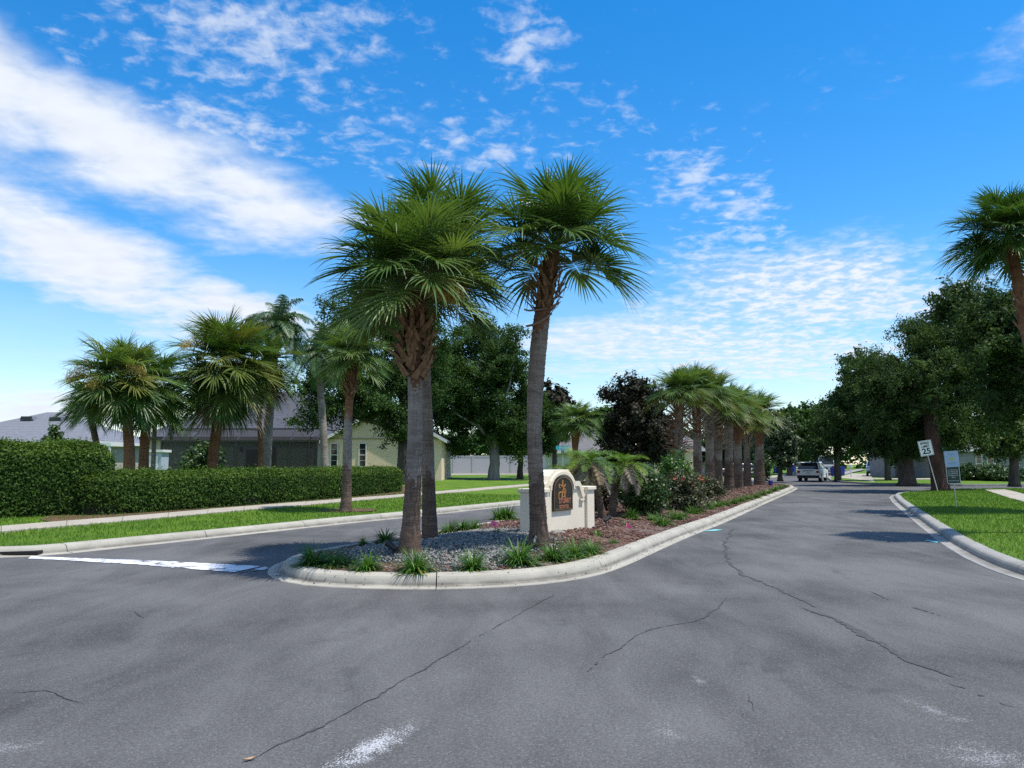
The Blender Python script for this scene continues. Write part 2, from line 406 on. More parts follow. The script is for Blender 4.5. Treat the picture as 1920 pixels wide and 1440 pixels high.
# ---- outlines on the ground (metres), taken off the photograph
P2 = lambda l, h=0.0: [G(u, v, h)[:2] for u, v in l]
LK = P2([(0, 1046), (60, 1043.5), (117, 1039.3), (242, 1026), (403, 1009), (640, 983), (750, 972), (970, 948), (1200, 923.5), (1330, 909.5), (1440, 897.5)])
x0, y0 = LK[0]
LK = [(x0 - 16, y0 - 5.2), (x0 - 9, y0 - 2.3), (x0 - 4, y0 - .75)] + LK + P2([(1470, 892.5), (1500, 886.5), (1530, 882.5)], road_h)
IS_R = P2([(1497, 917), (1433, 945), (1367, 977), (1300, 1003), (1233, 1033), (1180, 1058), (1133, 1076), (1090, 1085.5), (1047, 1092), (1000, 1097), (947, 1101), (847, 1105), (747, 1105.5), (647, 1103), (590, 1100), (550, 1095.5), (523, 1089), (507, 1081), (501, 1074), (504, 1067), (514, 1060), (533, 1052)])
IS_L = P2([(620, 1036), (760, 1012.5), (970, 977), (1180, 943.5), (1362, 916.5), (1395, 912.3), (1420, 910), (1450, 909.3), (1478, 911.0), (1493, 914)])
ISL = [tuple(p) for p in smooth_poly(IS_R + IS_L, True, 1)]
RK = P2([(1850, 919.3), (1766, 921.5), (1720, 924.2), (1690, 926.5), (1673, 929), (1667, 933), (1673, 942), (1687, 955), (1725, 988), (1760, 1016), (1806, 1046), (1860, 1071), (1920, 1090)])
xr, yr = RK[-1]; dr = np.array(RK[-1]) - np.array(RK[-2]); dr /= np.hypot(*dr)
RK = [(RK[0][0] + 30, RK[0][1] - 6.0)] + RK + [(xr + 3.6, yr - 2.6), (xr + 9, yr - 4.6), (xr + 22, yr - 6.5)]
FK = P2([(1990, 910.6), (1900, 911), (1800, 911.3), (1710, 910.6), (1640, 908.5), (1590, 905.3), (1566, 901.5), (1560, 897.5)]) + P2([(1575, 891.5), (1600, 884.5), (1620, 880.5)], road_h)
xf, yf = FK[0]; FK = [(xf + 30, yf - 9)] + FK

LKa = np.array(LK)
def left_h(x, y):
    d = seg_dist(np.asarray(x, float), np.asarray(y, float), LKa)
    return 0.12 + 0.025 * np.clip(d - 0.7, 0, 17) + 0.6 * road_h(x, y)
def isl_h(x, y):
    d = seg_dist(np.asarray(x, float), np.asarray(y, float), ISL, True)
    return 0.135 + 0.15 * sstep(d, 0.5, 2.2)
def right_h(x, y):
    d = seg_dist(np.asarray(x, float), np.asarray(y, float), RK)
    return 0.12 + 0.018 * np.clip(d - 0.6, 0, 12)
def far_h(x, y):
    d = seg_dist(np.asarray(x, float), np.asarray(y, float), FK)
    return 0.12 + 0.02 * np.clip(d - 0.6, 0, 14) + 0.5 * road_h(x, y)

def offset(poly, d, closed=False):
    P = np.asarray(poly, float)
    if closed: T = np.roll(P, -1, 0) - np.roll(P, 1, 0)
    else: T = np.gradient(P, axis=0)
    T /= np.maximum(np.hypot(T[:, 0], T[:, 1]), 1e-9)[:, None]
    return P + d * np.stack([-T[:, 1], T[:, 0]], 1)
def sheet(name, poly, hf, step, m, kind='structure', extra=None, jitter=0.0):
    """a ground sheet filling an outline, with height hf"""
    P = resample(np.r_[np.asarray(poly), [poly[0]]], step)[:-1]
    xs = np.arange(P[:, 0].min(), P[:, 0].max(), step); ys = np.arange(P[:, 1].min(), P[:, 1].max(), step)
    gx, gy = np.meshgrid(xs, ys); gx = gx.ravel() + rng.uniform(-.2, .2, gx.size) * step; gy = gy.ravel() + rng.uniform(-.2, .2, gy.size) * step
    k = inside(gx, gy, P); gx, gy = gx[k], gy[k]
    k = seg_dist(gx, gy, P, True) > 0.45 * step; gx, gy = gx[k], gy[k]
    V2 = [Vector((float(a), float(b))) for a, b in np.r_[P, np.stack([gx, gy], 1)]]
    n = len(P)
    vs, es, fs, *_ = delaunay_2d_cdt(V2, [(i, (i + 1) % n) for i in range(n)], [], 1, 1e-5)
    X = np.array([v.x for v in vs]); Y = np.array([v.y for v in vs]); Z = np.broadcast_to(hf(X, Y), X.shape)
    if jitter: Z = Z + rng.normal(0, jitter, X.shape)
    me = bpy.data.meshes.new(name); me.from_pydata(list(zip(X, Y, Z)), [], [tuple(f) if True else f for f in fs])
    me.materials.append(m); me.polygons.foreach_set('use_smooth', [True] * len(me.polygons)); me.update()
    # make faces look up
    import bmesh
    bm = bmesh.new(); bm.from_mesh(me)
    for f in bm.faces:
        if f.normal.z < 0: f.normal_flip()
    bm.to_mesh(me); bm.free()
    return tag(link(name, me), kind=kind)

# the wide ground under everything
gx = np.r_[np.linspace(-700, -140, 15), np.linspace(-120, 160, 29), np.linspace(200, 900, 15)]; gy = np.r_[np.linspace(-300, -30, 10), np.linspace(-20, 200, 45), np.linspace(230, 1200, 20)]
XX, YY = np.meshgrid(gx, gy); ZZ = -0.03 + 0.9 * road_h(XX, np.minimum(YY, 130)) * sstep(YY, 85, 120) - 0.25 * sstep(YY, 60, 80) * (1 - sstep(YY, 95, 120))
nx, ny = len(gx), len(gy); idx = np.arange(nx * ny).reshape(ny, nx)
tag(link('ground', npmesh('ground', np.stack([XX.ravel(), YY.ravel(), ZZ.ravel()], 1), np.stack([idx[:-1, :-1].ravel(), idx[:-1, 1:].ravel(), idx[1:, 1:].ravel(), idx[1:, :-1].ravel()], 1), M_lawn, True)), kind='structure')
# asphalt: crossing, both lanes, side street, street beyond
road_poly = [(-60, -25), (60, -25), (70, 12), (90, 30), (95, 46), (60, 58)] + [(p[0] + .8, p[1] + .8) for p in FK[2:]] + [(p[0] - .8, p[1] + .3) for p in LK[::-1] if p[1] > 15] + [(-12, 15), (-60, 9)]
sheet('road', road_poly, road_h, 4.0, M_asph)

# ---- kerbs, cast in lengths of about three metres
PROF = [(-0.02, -0.02), (0.0, 0.010), (0.20, 0.018), (0.225, 0.024), (0.265, 0.095), (0.29, 0.122), (0.33, 0.138), (0.39, 0.146), (0.53, 0.150), (0.565, 0.140), (0.57, 0.0)]
def kerb(name, poly, closed, side, m, step=0.5, per=6, zf=None, scale=.8):
    root = tag(empty(name), kind='structure')
    P = resample(np.r_[np.asarray(poly), [poly[0]]] if closed else np.asarray(poly), step)
    if closed: P = P[:-1]
    T = (np.roll(P, -1, 0) - np.roll(P, 1, 0)) if closed else np.gradient(P, axis=0)
    T /= np.hypot(T[:, 0], T[:, 1])[:, None]; Nn = side * np.stack([-T[:, 1], T[:, 0]], 1)
    n = len(P); i = 0
    while i < (n if closed else n - 1):
        j = min(i + per, n if closed else n - 1); mb = MB(); k = len(PROF); dz = random.uniform(-.003, .003); do = random.uniform(-.003, .003)
        for q in range(i, j + 1):
            s = 0.007 if q == i else (-0.007 if q == j else 0)
            c = P[q % n] + T[q % n] * s; z0 = float(zf(*P[q % n])) if zf else 0.0
            for (a, h) in PROF: mb.v.append((c[0] + Nn[q % n][0] * (a * scale + do), c[1] + Nn[q % n][1] * (a * scale + do), z0 + h + dz))
        for q in range(j - i):
            for a in range(k - 1):
                b = q * k + a; f = (b, b + 1, b + 1 + k, b + k)
                mb.f.append(f if side < 0 else f[::-1]); mb.m.append(0)
        e0 = tuple(range(k)); e1 = tuple((j - i) * k + a for a in range(k)); mb.f += [e0 if side > 0 else e0[::-1], e1[::-1] if side > 0 else e1]; mb.m += [0, 0]
        mb.build('kerb_section', m, root)
        i = j
    return root
kerb('left_kerb', LK, False, 1, M_kerb, 0.6, 5, road_h)
area = sum(a[0] * b[1] - b[0] * a[1] for a, b in zip(ISL, ISL[1:] + ISL[:1]))
kerb('island_kerb', ISL, True, 1 if area > 0 else -1, M_kerb, 0.45, 7)
kerb('right_kerb', RK, False, 1, M_kerb2, 0.6, 5)
kerb('far_kerb', FK, False, 1, M_kerb2, 0.8, 4, road_h)

# dark joint filler beneath the gaps is simply the road showing through
# ---- lawns and the planting island
LKo = offset(LK, 0.41)
left_poly = [tuple(p) for p in LKo] + [(40, 150), (-70, 150), (-70, float(LKo[0][1])) ]
sheet('left_lawn', left_poly, left_h, 1.6, M_lawn)
RKo = offset(RK, 0.41)
right_poly = [tuple(p) for p in RKo] + [(70, 4), (75, 38)]
sheet('right_lawn', right_poly, right_h, 1.2, M_lawn)
FKo = offset(FK, 0.41)
far_poly = [tuple(p) for p in FKo] + [(90, 160), (120, 150), (110, 45)]
sheet('far_lawn', far_poly, far_h, 3.0, M_lawn)
ISo = [tuple(p) for p in offset(ISL, 0.42 if area > 0 else -0.42, True)]
sheet('planting_bed', ISo, isl_h, 0.45, M_mulch, jitter=0.012)

# ---- pavements, laid in slabs
def pavement(name, near, far, hf, m, lift=0.03, slab=1.5, cap=None):
    root = tag(empty(name), kind='structure')
    a = np.array([G(u, v, hf)[:2] for u, v in near]); b = np.array([G(u, v, hf)[:2] for u, v in far])
    L = max(np.hypot(*np.diff(a, axis=0).T).sum(), np.hypot(*np.diff(b, axis=0).T).sum()); n = max(2, int(L / slab))
    def even(p):
        s = np.r_[0, np.cumsum(np.hypot(*np.diff(p, axis=0).T))]; t = np.linspace(0, s[-1], n + 1); return np.stack([np.interp(t, s, p[:, k]) for k in (0, 1)], 1)
    a, b = even(a), even(b)
    for i in range(n):
        g = 0.008 / slab; pts = []
        for (p, q, t0) in ((a, b, 0),):
            c = [a[i] + (a[i + 1] - a[i]) * g, a[i + 1] - (a[i + 1] - a[i]) * g, b[i + 1] - (b[i + 1] - b[i]) * g, b[i] + (b[i + 1] - b[i]) * g]
        dz = random.uniform(-.004, .004)
        top = [(x, y, float(hf(x, y)) + lift + dz) for x, y in c]; mb = MB().add(top + [(x, y, z - 0.12) for x, y, z in top], [(0, 1, 2, 3), (7, 6, 5, 4), (4, 5, 1, 0), (5, 6, 2, 1), (6, 7, 3, 2), (7, 4, 0, 3)])
        mb.build('slab', m, root)
    return root
pavement('left_pavement', [(-150, 1014), (0, 999.5), (242, 978), (403, 963), (640, 942.5), (750, 933), (985, 912.5), (1130, 900.5)], [(-150, 1002), (0, 988.5), (242, 969), (403, 955), (640, 936.5), (750, 928), (985, 908.5), (1130, 897.5)], left_h, M_walk)
pavement('side_pavement', [(790, 891), (1000, 890), (1130, 890)], [(790, 888.6), (1000, 887.8), (1130, 887.8)], left_h, M_walk, slab=2.5)
pavement('right_pavement', [(1846, 919.2), (1866, 926), (1890, 934), (1935, 946), (2100, 985)], [(1884, 918.6), (1900, 922), (1920, 927.5), (1960, 936), (2130, 968)], right_h, M_walk)
pavement('far_pavement', [(1600, 898.6), (1700, 899.5), (1920, 903)], [(1600, 896.8), (1700, 897.4), (1920, 900.6)], far_h, M_walk, slab=2.5)
pavement('driveway_apron', [(1572, 895.5), (1640, 904)], [(1598, 888), (1632, 889)], far_h, M_walk, slab=3)

# ---- paint and wear on the road
def strip_sheet(name, poly, m, z=0.008, kind='structure'):
    mb = MB(); mb.add([(x, y, z) for x, y in poly], [tuple(range(len(poly)))]); return tag(mb.build(name, m), kind=kind)
e1 = resample(P2([(58, 1043.8), (300, 1052.5), (492, 1062.5)]), 0.12); e2 = resample(P2([(56, 1047.6), (250, 1058.5), (437, 1073.5)]), 0.12)
e1 = e1 + rng.normal(0, .012, e1.shape); e2 = e2 + rng.normal(0, .016, e2.shape)
strip_sheet('stop_line', [tuple(p) for p in e2] + [tuple(p) for p in e1[::-1]], M_paint)
e3 = P2([(505, 1066), (492, 1070), (470, 1072), (478, 1067.5), (497, 1063.5)]); strip_sheet('paint_patch', e3, paint_mat('faded_paint', (0.55, 0.56, 0.6), 0.46))
M_teal = paint_mat('utility_paint', (0.20, 0.55, 0.58), 0.55)
strip_sheet('utility_mark', P2([(1318, 996.5), (1340, 993.2), (1356, 994), (1340, 996)]), M_teal, 0.01)
strip_sheet('utility_mark', P2([(1733, 1014), (1757, 1018.5), (1760, 1016), (1740, 1013)]), M_teal, 0.01)
def crack(pixels, w, m, jit=0.012, name='road_crack', broken=0.0):
    P = resample(P2(pixels), 0.045); n = len(P)
    off = np.cumsum(rng.normal(0, jit, (n, 2)), 0); off -= np.linspace(0, 1, n)[:, None] * off[-1]; P = P + off * .5 + rng.normal(0, jit * .35, (n, 2))
    T = np.gradient(P, axis=0); T /= np.maximum(np.hypot(*T.T), 1e-6)[:, None]; Nn = np.stack([-T[:, 1], T[:, 0]], 1)
    ww = w * (0.45 + 0.9 * np.abs(np.convolve(rng.normal(0, 1, n + 8), np.ones(9) / 4, 'valid')[:n])); ww *= np.minimum(1, np.minimum(np.arange(n), np.arange(n)[::-1]) / 6 + .1)
    Lp, Rp = P + Nn * ww[:, None], P - Nn * ww[:, None]; mb = MB()
    mb.v = [(x, y, 0.005) for x, y in np.r_[Lp, Rp]]
    gate = np.convolve(rng.normal(0, 1, n + 14), np.ones(15) / 4, 'valid')[:n]
    for i in range(n - 1):
        if gate[i] < -1.6 + broken * 1.7: continue
        mb.f.append((i, n + i, n + i + 1, i + 1)); mb.m.append(0)
    return tag(mb.build(name, m), kind='structure')
crack([(470, 1424), (600, 1360), (720, 1302), (820, 1240), (900, 1195), (980, 1150), (1060, 1105)], 0.005, M_crack)
crack([(1098, 1262), (1140, 1228), (1185, 1195), (1230, 1177), (1300, 1162), (1340, 1140), (1364, 1118)], 0.006, M_crack)
crack([(0, 1300), (60, 1297), (100, 1296), (130, 1312), (160, 1320)], 0.006, M_crack)
crack([(245, 1144), (262, 1152), (272, 1160)], 0.007, M_crack)
crack([(1376, 992), (1372, 1015), (1385, 1045), (1420, 1078), (1490, 1110), (1530, 1140)], 0.022, M_crackold, 0.02, broken=.3)
crack([(1500, 1140), (1560, 1162), (1620, 1195), (1690, 1232), (1790, 1270)], 0.028, M_crackold, 0.02, broken=.45)
crack([(1780, 1282), (1850, 1310), (1905, 1330)], 0.018, M_crackold, 0.02, broken=.4)
crack([(1400, 1300), (1408, 1318), (1412, 1335)], 0.006, M_crack); crack([(1385, 1345), (1395, 1338)], 0.006, M_crack)
crack([(1468, 1368), (1476, 1374)], 0.012, M_crack); crack([(1630, 1108), (1700, 1136), (1780, 1160)], 0.008, M_crackold, broken=.5)

# fallen leaf on the asphalt
lf = MB(); n = 10
for i in range(n):
    t = i / (n - 1); w = 0.022 * math.sin(math.pi * min(1, t * .95 + .03)); lf.v += [(t * .13, -w, .012 + .014 * abs(t - .5) + .006), (t * .13, 0, .006 + .010 * abs(t - .5)), (t * .13, w, .016 + .014 * abs(t - .5))]
for i in range(n - 1):
    for k in (0, 1): lf.f.append((i * 3 + k, i * 3 + k + 1, i * 3 + k + 4, i * 3 + k + 3)); lf.m.append(0)
o = tag(lf.build('fallen_leaf', varied('dry_leaf', (0.30, 0.19, 0.10), (0.48, 0.34, 0.22), 30, 0.8)), 'single dry tan leaf lying on the long asphalt crack', 'leaf')
x, y, _ = G(455, 1430); o.scale = (.55,) * 3; o.location = (x, y, 0.004); o.rotation_euler = (0, 0, R(40))

# storm drain throat in the kerb at the left edge
x, y = LK[3]; dn = MB().box((x - 0.1, y + 0.28, 0.050), (1.1, 0.20, 0.055), R(8)); tag(dn.build('storm_drain_inlet', mat('drain_dark', (0.012, 0.011, 0.01), 0.95)), 'dark storm drain throat under the kerb beside the stop line', 'storm drain')

# ---- grass blades on the lawns near the camera
M_blade = leafmat('grass_blade', (0.05, 0.125, 0.009), (0.105, 0.21, 0.015), (0.20, 0.31, 0.035), 0.3, 0.6)
def blades(name, poly, hf, dens, ymax, avoid, h=(0.04, 0.085), w=0.016):
    P = np.asarray(poly); x0, x1 = P[:, 0].min(), P[:, 0].max(); y0, y1 = max(P[:, 1].min(), 3), min(P[:, 1].max(), ymax)
    n = int((x1 - x0) * (y1 - y0) * dens); x = rng.uniform(x0, x1, n); y = rng.uniform(y0, y1, n)
    k = inside(x, y, P) & (np.abs(x) < y * 0.74 + 0.5) & (rng.uniform(0, 1, n) < np.clip(16 / np.maximum(y, 1), .25, 1))
    for q in avoid: k &= ~inside(x, y, q)
    x, y = x[k], y[k]; n = len(x); z = hf(x, y)
    a = rng.uniform(0, 2 * np.pi, n); hh = rng.uniform(*h, n); ln = rng.normal(0, .45, (n, 2)) * hh[:, None]; ww = w * np.clip(y / 16, .7, 2.2)
    V = np.empty((n, 3, 3)); V[:, 0] = np.stack([x - np.cos(a) * ww / 2, y - np.sin(a) * ww / 2, z - .01], 1); V[:, 1] = np.stack([x + np.cos(a) * ww / 2, y + np.sin(a) * ww / 2, z - .01], 1)
    V[:, 2] = np.stack([x + ln[:, 0], y + ln[:, 1], z + hh], 1)
    t = np.repeat(np.clip(.48 + .16 * np.sin(x * .9 + np.sin(y * .6) * 2) * np.sin(y * .75 + 1) + rng.normal(0, .2, n), 0, 1), 3)
    return tag(link(name, npmesh(name, V.reshape(-1, 3), np.arange(n * 3).reshape(n, 3), M_blade, tint=t)), 'short green lawn grass beside the kerb and pavement', 'grass', kind='stuff')
pv = [np.array([G(u, v, left_h)[:2] for u, v in [(-150, 1014), (0, 999.5), (242, 978), (403, 963), (640, 942.5), (750, 933), (985, 912.5), (985, 908.5), (750, 928), (640, 936.5), (403, 955), (242, 969), (0, 988.5), (-150, 1002)]])]
blades('grass', left_poly, left_h, 260, 34, pv)
pr = [np.array([G(u, v, right_h)[:2] for u, v in [(1846, 919.2), (1866, 926), (1890, 934), (1935, 946), (2100, 985), (2130, 968), (1960, 936), (1920, 927.5), (1900, 922), (1884, 918.6)]])]
blades('grass', right_poly, right_h, 300, 46, pr)

# ---- loose stones and mulch chips on the bed
def chunks(name, x, y, z, s, m, label, cat, flat=0.6):
    n = len(x); base = np.array([(1, 0, 0), (0, 1, 0), (-1, 0, 0), (0, -1, 0), (0, 0, 1), (0, 0, -1)], float)
    Vv = base[None] * rng.uniform(.55, 1.15, (n, 6, 1)) * s[:, None, None]; Vv[:, :, 2] *= flat
    a = rng.uniform(0, 6.28, n); b = rng.normal(0, .5, n); ca, sa, cb, sb = np.cos(a), np.sin(a), np.cos(b), np.sin(b)
    X = Vv[..., 0] * cb[:, None] + Vv[..., 2] * sb[:, None]; Zz = -Vv[..., 0] * sb[:, None] + Vv[..., 2] * cb[:, None]; Yy = Vv[..., 1]
    Q = np.stack([X * ca[:, None] - Yy * sa[:, None] + x[:, None], X * sa[:, None] + Yy * ca[:, None] + y[:, None], Zz + z[:, None] + .25 * s[:, None]], -1)
    fc = np.array([(0, 1, 4), (1, 2, 4), (2, 3, 4), (3, 0, 4), (1, 0, 5), (2, 1, 5), (3, 2, 5), (0, 3, 5)])
    Fv = (fc[None] + (np.arange(n) * 6)[:, None, None]).reshape(-1, 3)
    t = np.repeat(np.clip(rng.beta(1.6, 1.6, n), 0, 1), 6)
    return tag(link(name, npmesh(name, Q.reshape(-1, 3), Fv, m, tint=t)), label, cat, kind='stuff')
GRAV = np.array([G(u, v, 0.2)[:2] for u, v in [(655, 1038), (680, 1026), (760, 1014), (850, 1003), (960, 1001), (1010, 1008), (1030, 1020), (1000, 1033), (960, 1047), (900, 1060), (840, 1060), (790, 1052), (740, 1052), (690, 1050)]])
GRAV = smooth_poly(GRAV, True, 2)
ib = np.array(ISo); n = 300000
x = rng.uniform(ib[:, 0].min(), ib[:, 0].max(), n); y = rng.uniform(ib[:, 1].min(), ib[:, 1].max(), n)
k = inside(x, y, ib); x, y = x[k], y[k]
ing = inside(x, y, GRAV); edge = seg_dist(x, y, GRAV, True); near = rng.uniform(0, 1, len(x)) < np.clip((14 / y) ** 1.6, .05, 1)
chipk = (~ing) & near; xx, yy = x[chipk], y[chipk]
chunks('mulch_chips', xx, yy, isl_h(xx, yy), rng.uniform(.012, .034, len(xx)) * np.clip(yy / 12, 1, 2), M_chip, 'reddish mulch chips spread over the planting island', 'mulch', .5)
n = 21000; x = rng.uniform(GRAV[:, 0].min() - .5, GRAV[:, 0].max() + .5, n); y = rng.uniform(GRAV[:, 1].min() - .5, GRAV[:, 1].max() + .5, n)
ed = seg_dist(x, y, GRAV, True); k = ((inside(x, y, GRAV) & (rng.uniform(0, 1, n) < .35 + .65 * np.clip(ed / .25, 0, 1))) | (rng.uniform(0, 1, n) < .5 * np.exp(-ed / .22))) & inside(x, y, ib); x, y = x[k], y[k]
chunks('gravel', x, y, isl_h(x, y) + .012, rng.uniform(.012, .036, len(x)), M_peb, 'pale grey and white gravel around the two front palms', 'gravel', .7)

# spilled chips and leaf litter along the gutter
q = resample(ISL + [ISL[0]], .02); q = q[(q[:, 1] < 30)]; k = rng.choice(len(q), 900); inn = rng.beta(1.2, 2.2, 900) * .62 * (1 if area > 0 else -1); T = np.roll(q, -1, 0) - np.roll(q, 1, 0); T /= np.maximum(np.hypot(T[:, 0], T[:, 1]), 1e-6)[:, None]
dx = q[k, 0] - T[k, 1] * inn; dy = q[k, 1] + T[k, 0] * inn; dz = np.interp(np.abs(inn) / .8, [0, .2, .225, .29, .39, .62], [.012, .02, .03, .125, .148, .15])
chunks('gutter_litter', dx, dy, dz, rng.uniform(.006, .016, 900), M_chip, 'scattered mulch chips and litter along the island kerb and gutter', 'litter', .4)
# ------------------------------------------------------------------ palms
M_frond = leafmat('palm_frond', (0.034, 0.078, 0.014), (0.062, 0.128, 0.022), (0.115, 0.185, 0.034), 0.28, 0.42, True, 0.45)
M_frondy = leafmat('palm_frond_yellow', (0.06, 0.10, 0.018), (0.11, 0.15, 0.025), (0.20, 0.20, 0.04), 0.3, 0.5, True)
M_frondl = leafmat('palm_frond_light', (0.065, 0.120, 0.028), (0.105, 0.175, 0.040), (0.165, 0.24, 0.07), 0.32, 0.45, True, 0.45)
M_frondd = leafmat('palm_frond_dead', (0.10, 0.07, 0.04), (0.19, 0.145, 0.09), (0.30, 0.25, 0.17), 0.15, 0.8, True, 0.2)
M_frondg = leafmat('palm_frond_grey', (0.15, 0.125, 0.105), (0.24, 0.205, 0.175), (0.36, 0.32, 0.28), 0.12, 0.85, True, 0.2)
M_queen = leafmat('feather_frond', (0.030, 0.075, 0.028), (0.060, 0.125, 0.050), (0.10, 0.18, 0.075), 0.3, 0.45, True, 0.45)
M_pygmy = leafmat('date_frond', (0.06, 0.14, 0.015), (0.11, 0.21, 0.022), (0.20, 0.27, 0.04), 0.3, 0.5, True)
def trunk_mat(name, c1, c2, c3):
    m = mat(name, c1, 0.92, spec=0.2); t = NT(m); p = t.pos()
    ring = t.noise(t.pos((2.2, 2.2, 17)), 1.0, 6, 0.7, 1.0); fib = t.noise(t.pos((42, 42, 3.0)), 1.0, 5, 0.7, 0.5); big = t.noise(p, 1.3, 4)
    c = t.ramp(t.math('ADD', t.math('MULTIPLY', ring, .6), t.math('MULTIPLY', fib, .4)), [(0.30, c1), (0.72, c3), (0.5, c2)])
    c = t.mix(1.0, c, t.ramp(big, [(0.3, (0.68, 0.64, 0.60)), (0.7, (1.2, 1.2, 1.2))]), 'MULTIPLY')
    t.col(c); t.bump(t.math('ADD', ring, t.math('MULTIPLY', fib, 0.6)), 0.9, 0.03); return m
M_trunk = trunk_mat('palm_trunk_bark', (0.085, 0.063, 0.050), (0.235, 0.186, 0.155), (0.37, 0.315, 0.27))
M_trunkw = trunk_mat('palm_trunk_wet', (0.045, 0.031, 0.024), (0.128, 0.090, 0.070), (0.22, 0.165, 0.135))
M_trunkr = trunk_mat('palm_trunk_rust', (0.09, 0.04, 0.022), (0.20, 0.095, 0.055), (0.32, 0.175, 0.105))
M_trunkg = trunk_mat('grey_palm_trunk', (0.105, 0.088, 0.078), (0.24, 0.208, 0.186), (0.37, 0.333, 0.305))
M_boot = varied('leaf_base', (0.085, 0.042, 0.020), (0.29, 0.165, 0.088), 9, 0.9, 0.5, 60)
M_bootg = varied('leaf_base_grey', (0.14, 0.10, 0.075), (0.36, 0.29, 0.23), 9, 0.9, 0.5, 60)
M_fibre = varied('boot_fibre', (0.065, 0.030, 0.015), (0.20, 0.105, 0.052), 25, 0.95, 0.6, 70)
M_flower = tinted('palm_flower', [(0.0, (0.30, 0.17, 0.04)), (1.0, (0.62, 0.52, 0.16)), (0.5, (0.50, 0.36, 0.09))])
M_flowero = tinted('palm_flower_tan', [(0.0, (0.34, 0.20, 0.07)), (1.0, (0.58, 0.42, 0.20))])

def fan_frond(elev, seed, dense=1.0):
    """fan leaf with an arching midrib, leaf stalk starting at the origin and reaching along +X"""
    r = random.Random(seed); V = []; Fc = []
    p = Vector((0, 0, 0)); d = Vector((math.cos(elev), 0, math.sin(elev)))
    def rib(p, d, n, ds, g):
        out = [(p.copy(), d.copy())]
        for _ in range(n):
            d = (d + Vector((0, 0, -g * ds))).normalized(); p = p + d * ds; out.append((p.copy(), d.copy()))
        return out
    pet = rib(p, d, 5, 0.15, 0.45 + r.uniform(0, .25))
    Sv = Vector((0, 1, 0))
    w0 = 0.034
    for i, (q, t) in enumerate(pet):
        w = w0 * (1 - .55 * i / 5); N = t.cross(Sv); V += [tuple(q + Sv * w), tuple(q - N * (w * .55)), tuple(q - Sv * w), tuple(q + N * (w * .35))]
    for i in range(5):
        for k in range(4): a = i * 4; Fc.append((a + k, a + (k + 1) % 4, a + 4 + (k + 1) % 4, a + 4 + k))
    cos_ = rib(*pet[-1], 6, 0.07, 1.0 + r.uniform(-.3, .4))
    nh = int(30 * dense); amax = 158
    tw = r.uniform(-.25, .25)
    for sgn in (-1, 1):
        for i in range(nh):
            ang = R(2.5 + (amax - 2.5) * (i + .5 * (sgn > 0)) / nh + r.uniform(-1.5, 1.5))
            t = max(0, 1 - ang / R(100)); fi = t * 6; i0 = min(int(fi), 5); q = cos_[i0][0].lerp(cos_[i0 + 1][0], fi - i0); T = cos_[i0][1].lerp(cos_[i0 + 1][1], fi - i0).normalized()
            N = T.cross(Sv).normalized() * -1
            if N.z < 0 and elev < 1.2: N = -N
            D = (T * math.cos(ang) + Sv * (sgn * math.sin(ang)) + N * (0.16 + .14 * math.sin(ang))).normalized()
            Lg = (0.92 - .24 * (ang / R(152)) ** 1.5) * r.uniform(.86, 1.1); g = r.uniform(.2, .95) if r.random() > .16 else r.uniform(1.2, 2.6)
            fr = [0.02, .24, .44, .66, .85, 1.0]; wd = [.006, .0165, .0165, .0105, .006, .001]; c = q.copy(); dd = D.copy(); prev = 0; base = len(V)
            for f, w in zip(fr, wd):
                st = (f - prev) * Lg; prev = f; c = c + dd * st
                W = dd.cross(N).normalized(); Nn = W.cross(dd)
                W2 = (W + Nn * 0.30 * (1 if i % 2 else -1)).normalized(); wj = w * (0.8 + .35 * r.random()) * 1.25
                V += [tuple(c + W2 * wj), tuple(c - W2 * wj)]
                dd = (dd + Vector((0, 0, -g * st * (0.35 + f * 1.1)))).normalized()
            for k in range(len(fr) - 1): a = base + 2 * k; Fc.append((a, a + 1, a + 3, a + 2))
    return npmesh('frond', V, np.array(Fc), M_frond)
FAN = {}
for e in (88, 72, 56, 40, 24, 8, -10, -30, -52):
    FAN[e] = [fan_frond(R(e), e * 10 + s) for s in range(2)]
def set_mat(o, m):
    o.material_slots[0].link = 'OBJECT'; o.material_slots[0].material = m
def boot_mesh(seed, L=0.34, m=None):
    r = random.Random(seed); mb = MB(); w = .040
    # strap rising off the trunk and split in two at its base
    pts = [(-.02, 0, 0, w * 1.5), (.05, 0, .10, w * 1.2), (.12, 0, .20, w), (.16 + r.uniform(0, .08), 0, .30, w * .72), (.19 + r.uniform(0, .14), r.uniform(-.04, .04), L, w * .5)]
    for x, y, z, ww in pts:
        mb.v += [(x, y - ww, z), (x + .018, y, z - .012), (x, y + ww, z), (x - .016, y, z + .012)]
    for i in range(len(pts) - 1):
        for k in range(4): a = i * 4; mb.f.append((a + k, a + (k + 1) % 4, a + 4 + (k + 1) % 4, a + 4 + k)); mb.m.append(0)
    e = (len(pts) - 1) * 4; mb.f += [(e, e + 1, e + 2, e + 3)]; mb.m += [0]
    me = bpy.data.meshes.new('leaf_base'); me.from_pydata(mb.v, [], mb.f); me.materials.append(m); me.update(); return me
BOOT = [boot_mesh(s, .30 + .05 * s, M_boot) for s in range(3)]; BOOTG = [boot_mesh(s + 5, .30 + .05 * s, M_bootg) for s in range(3)]
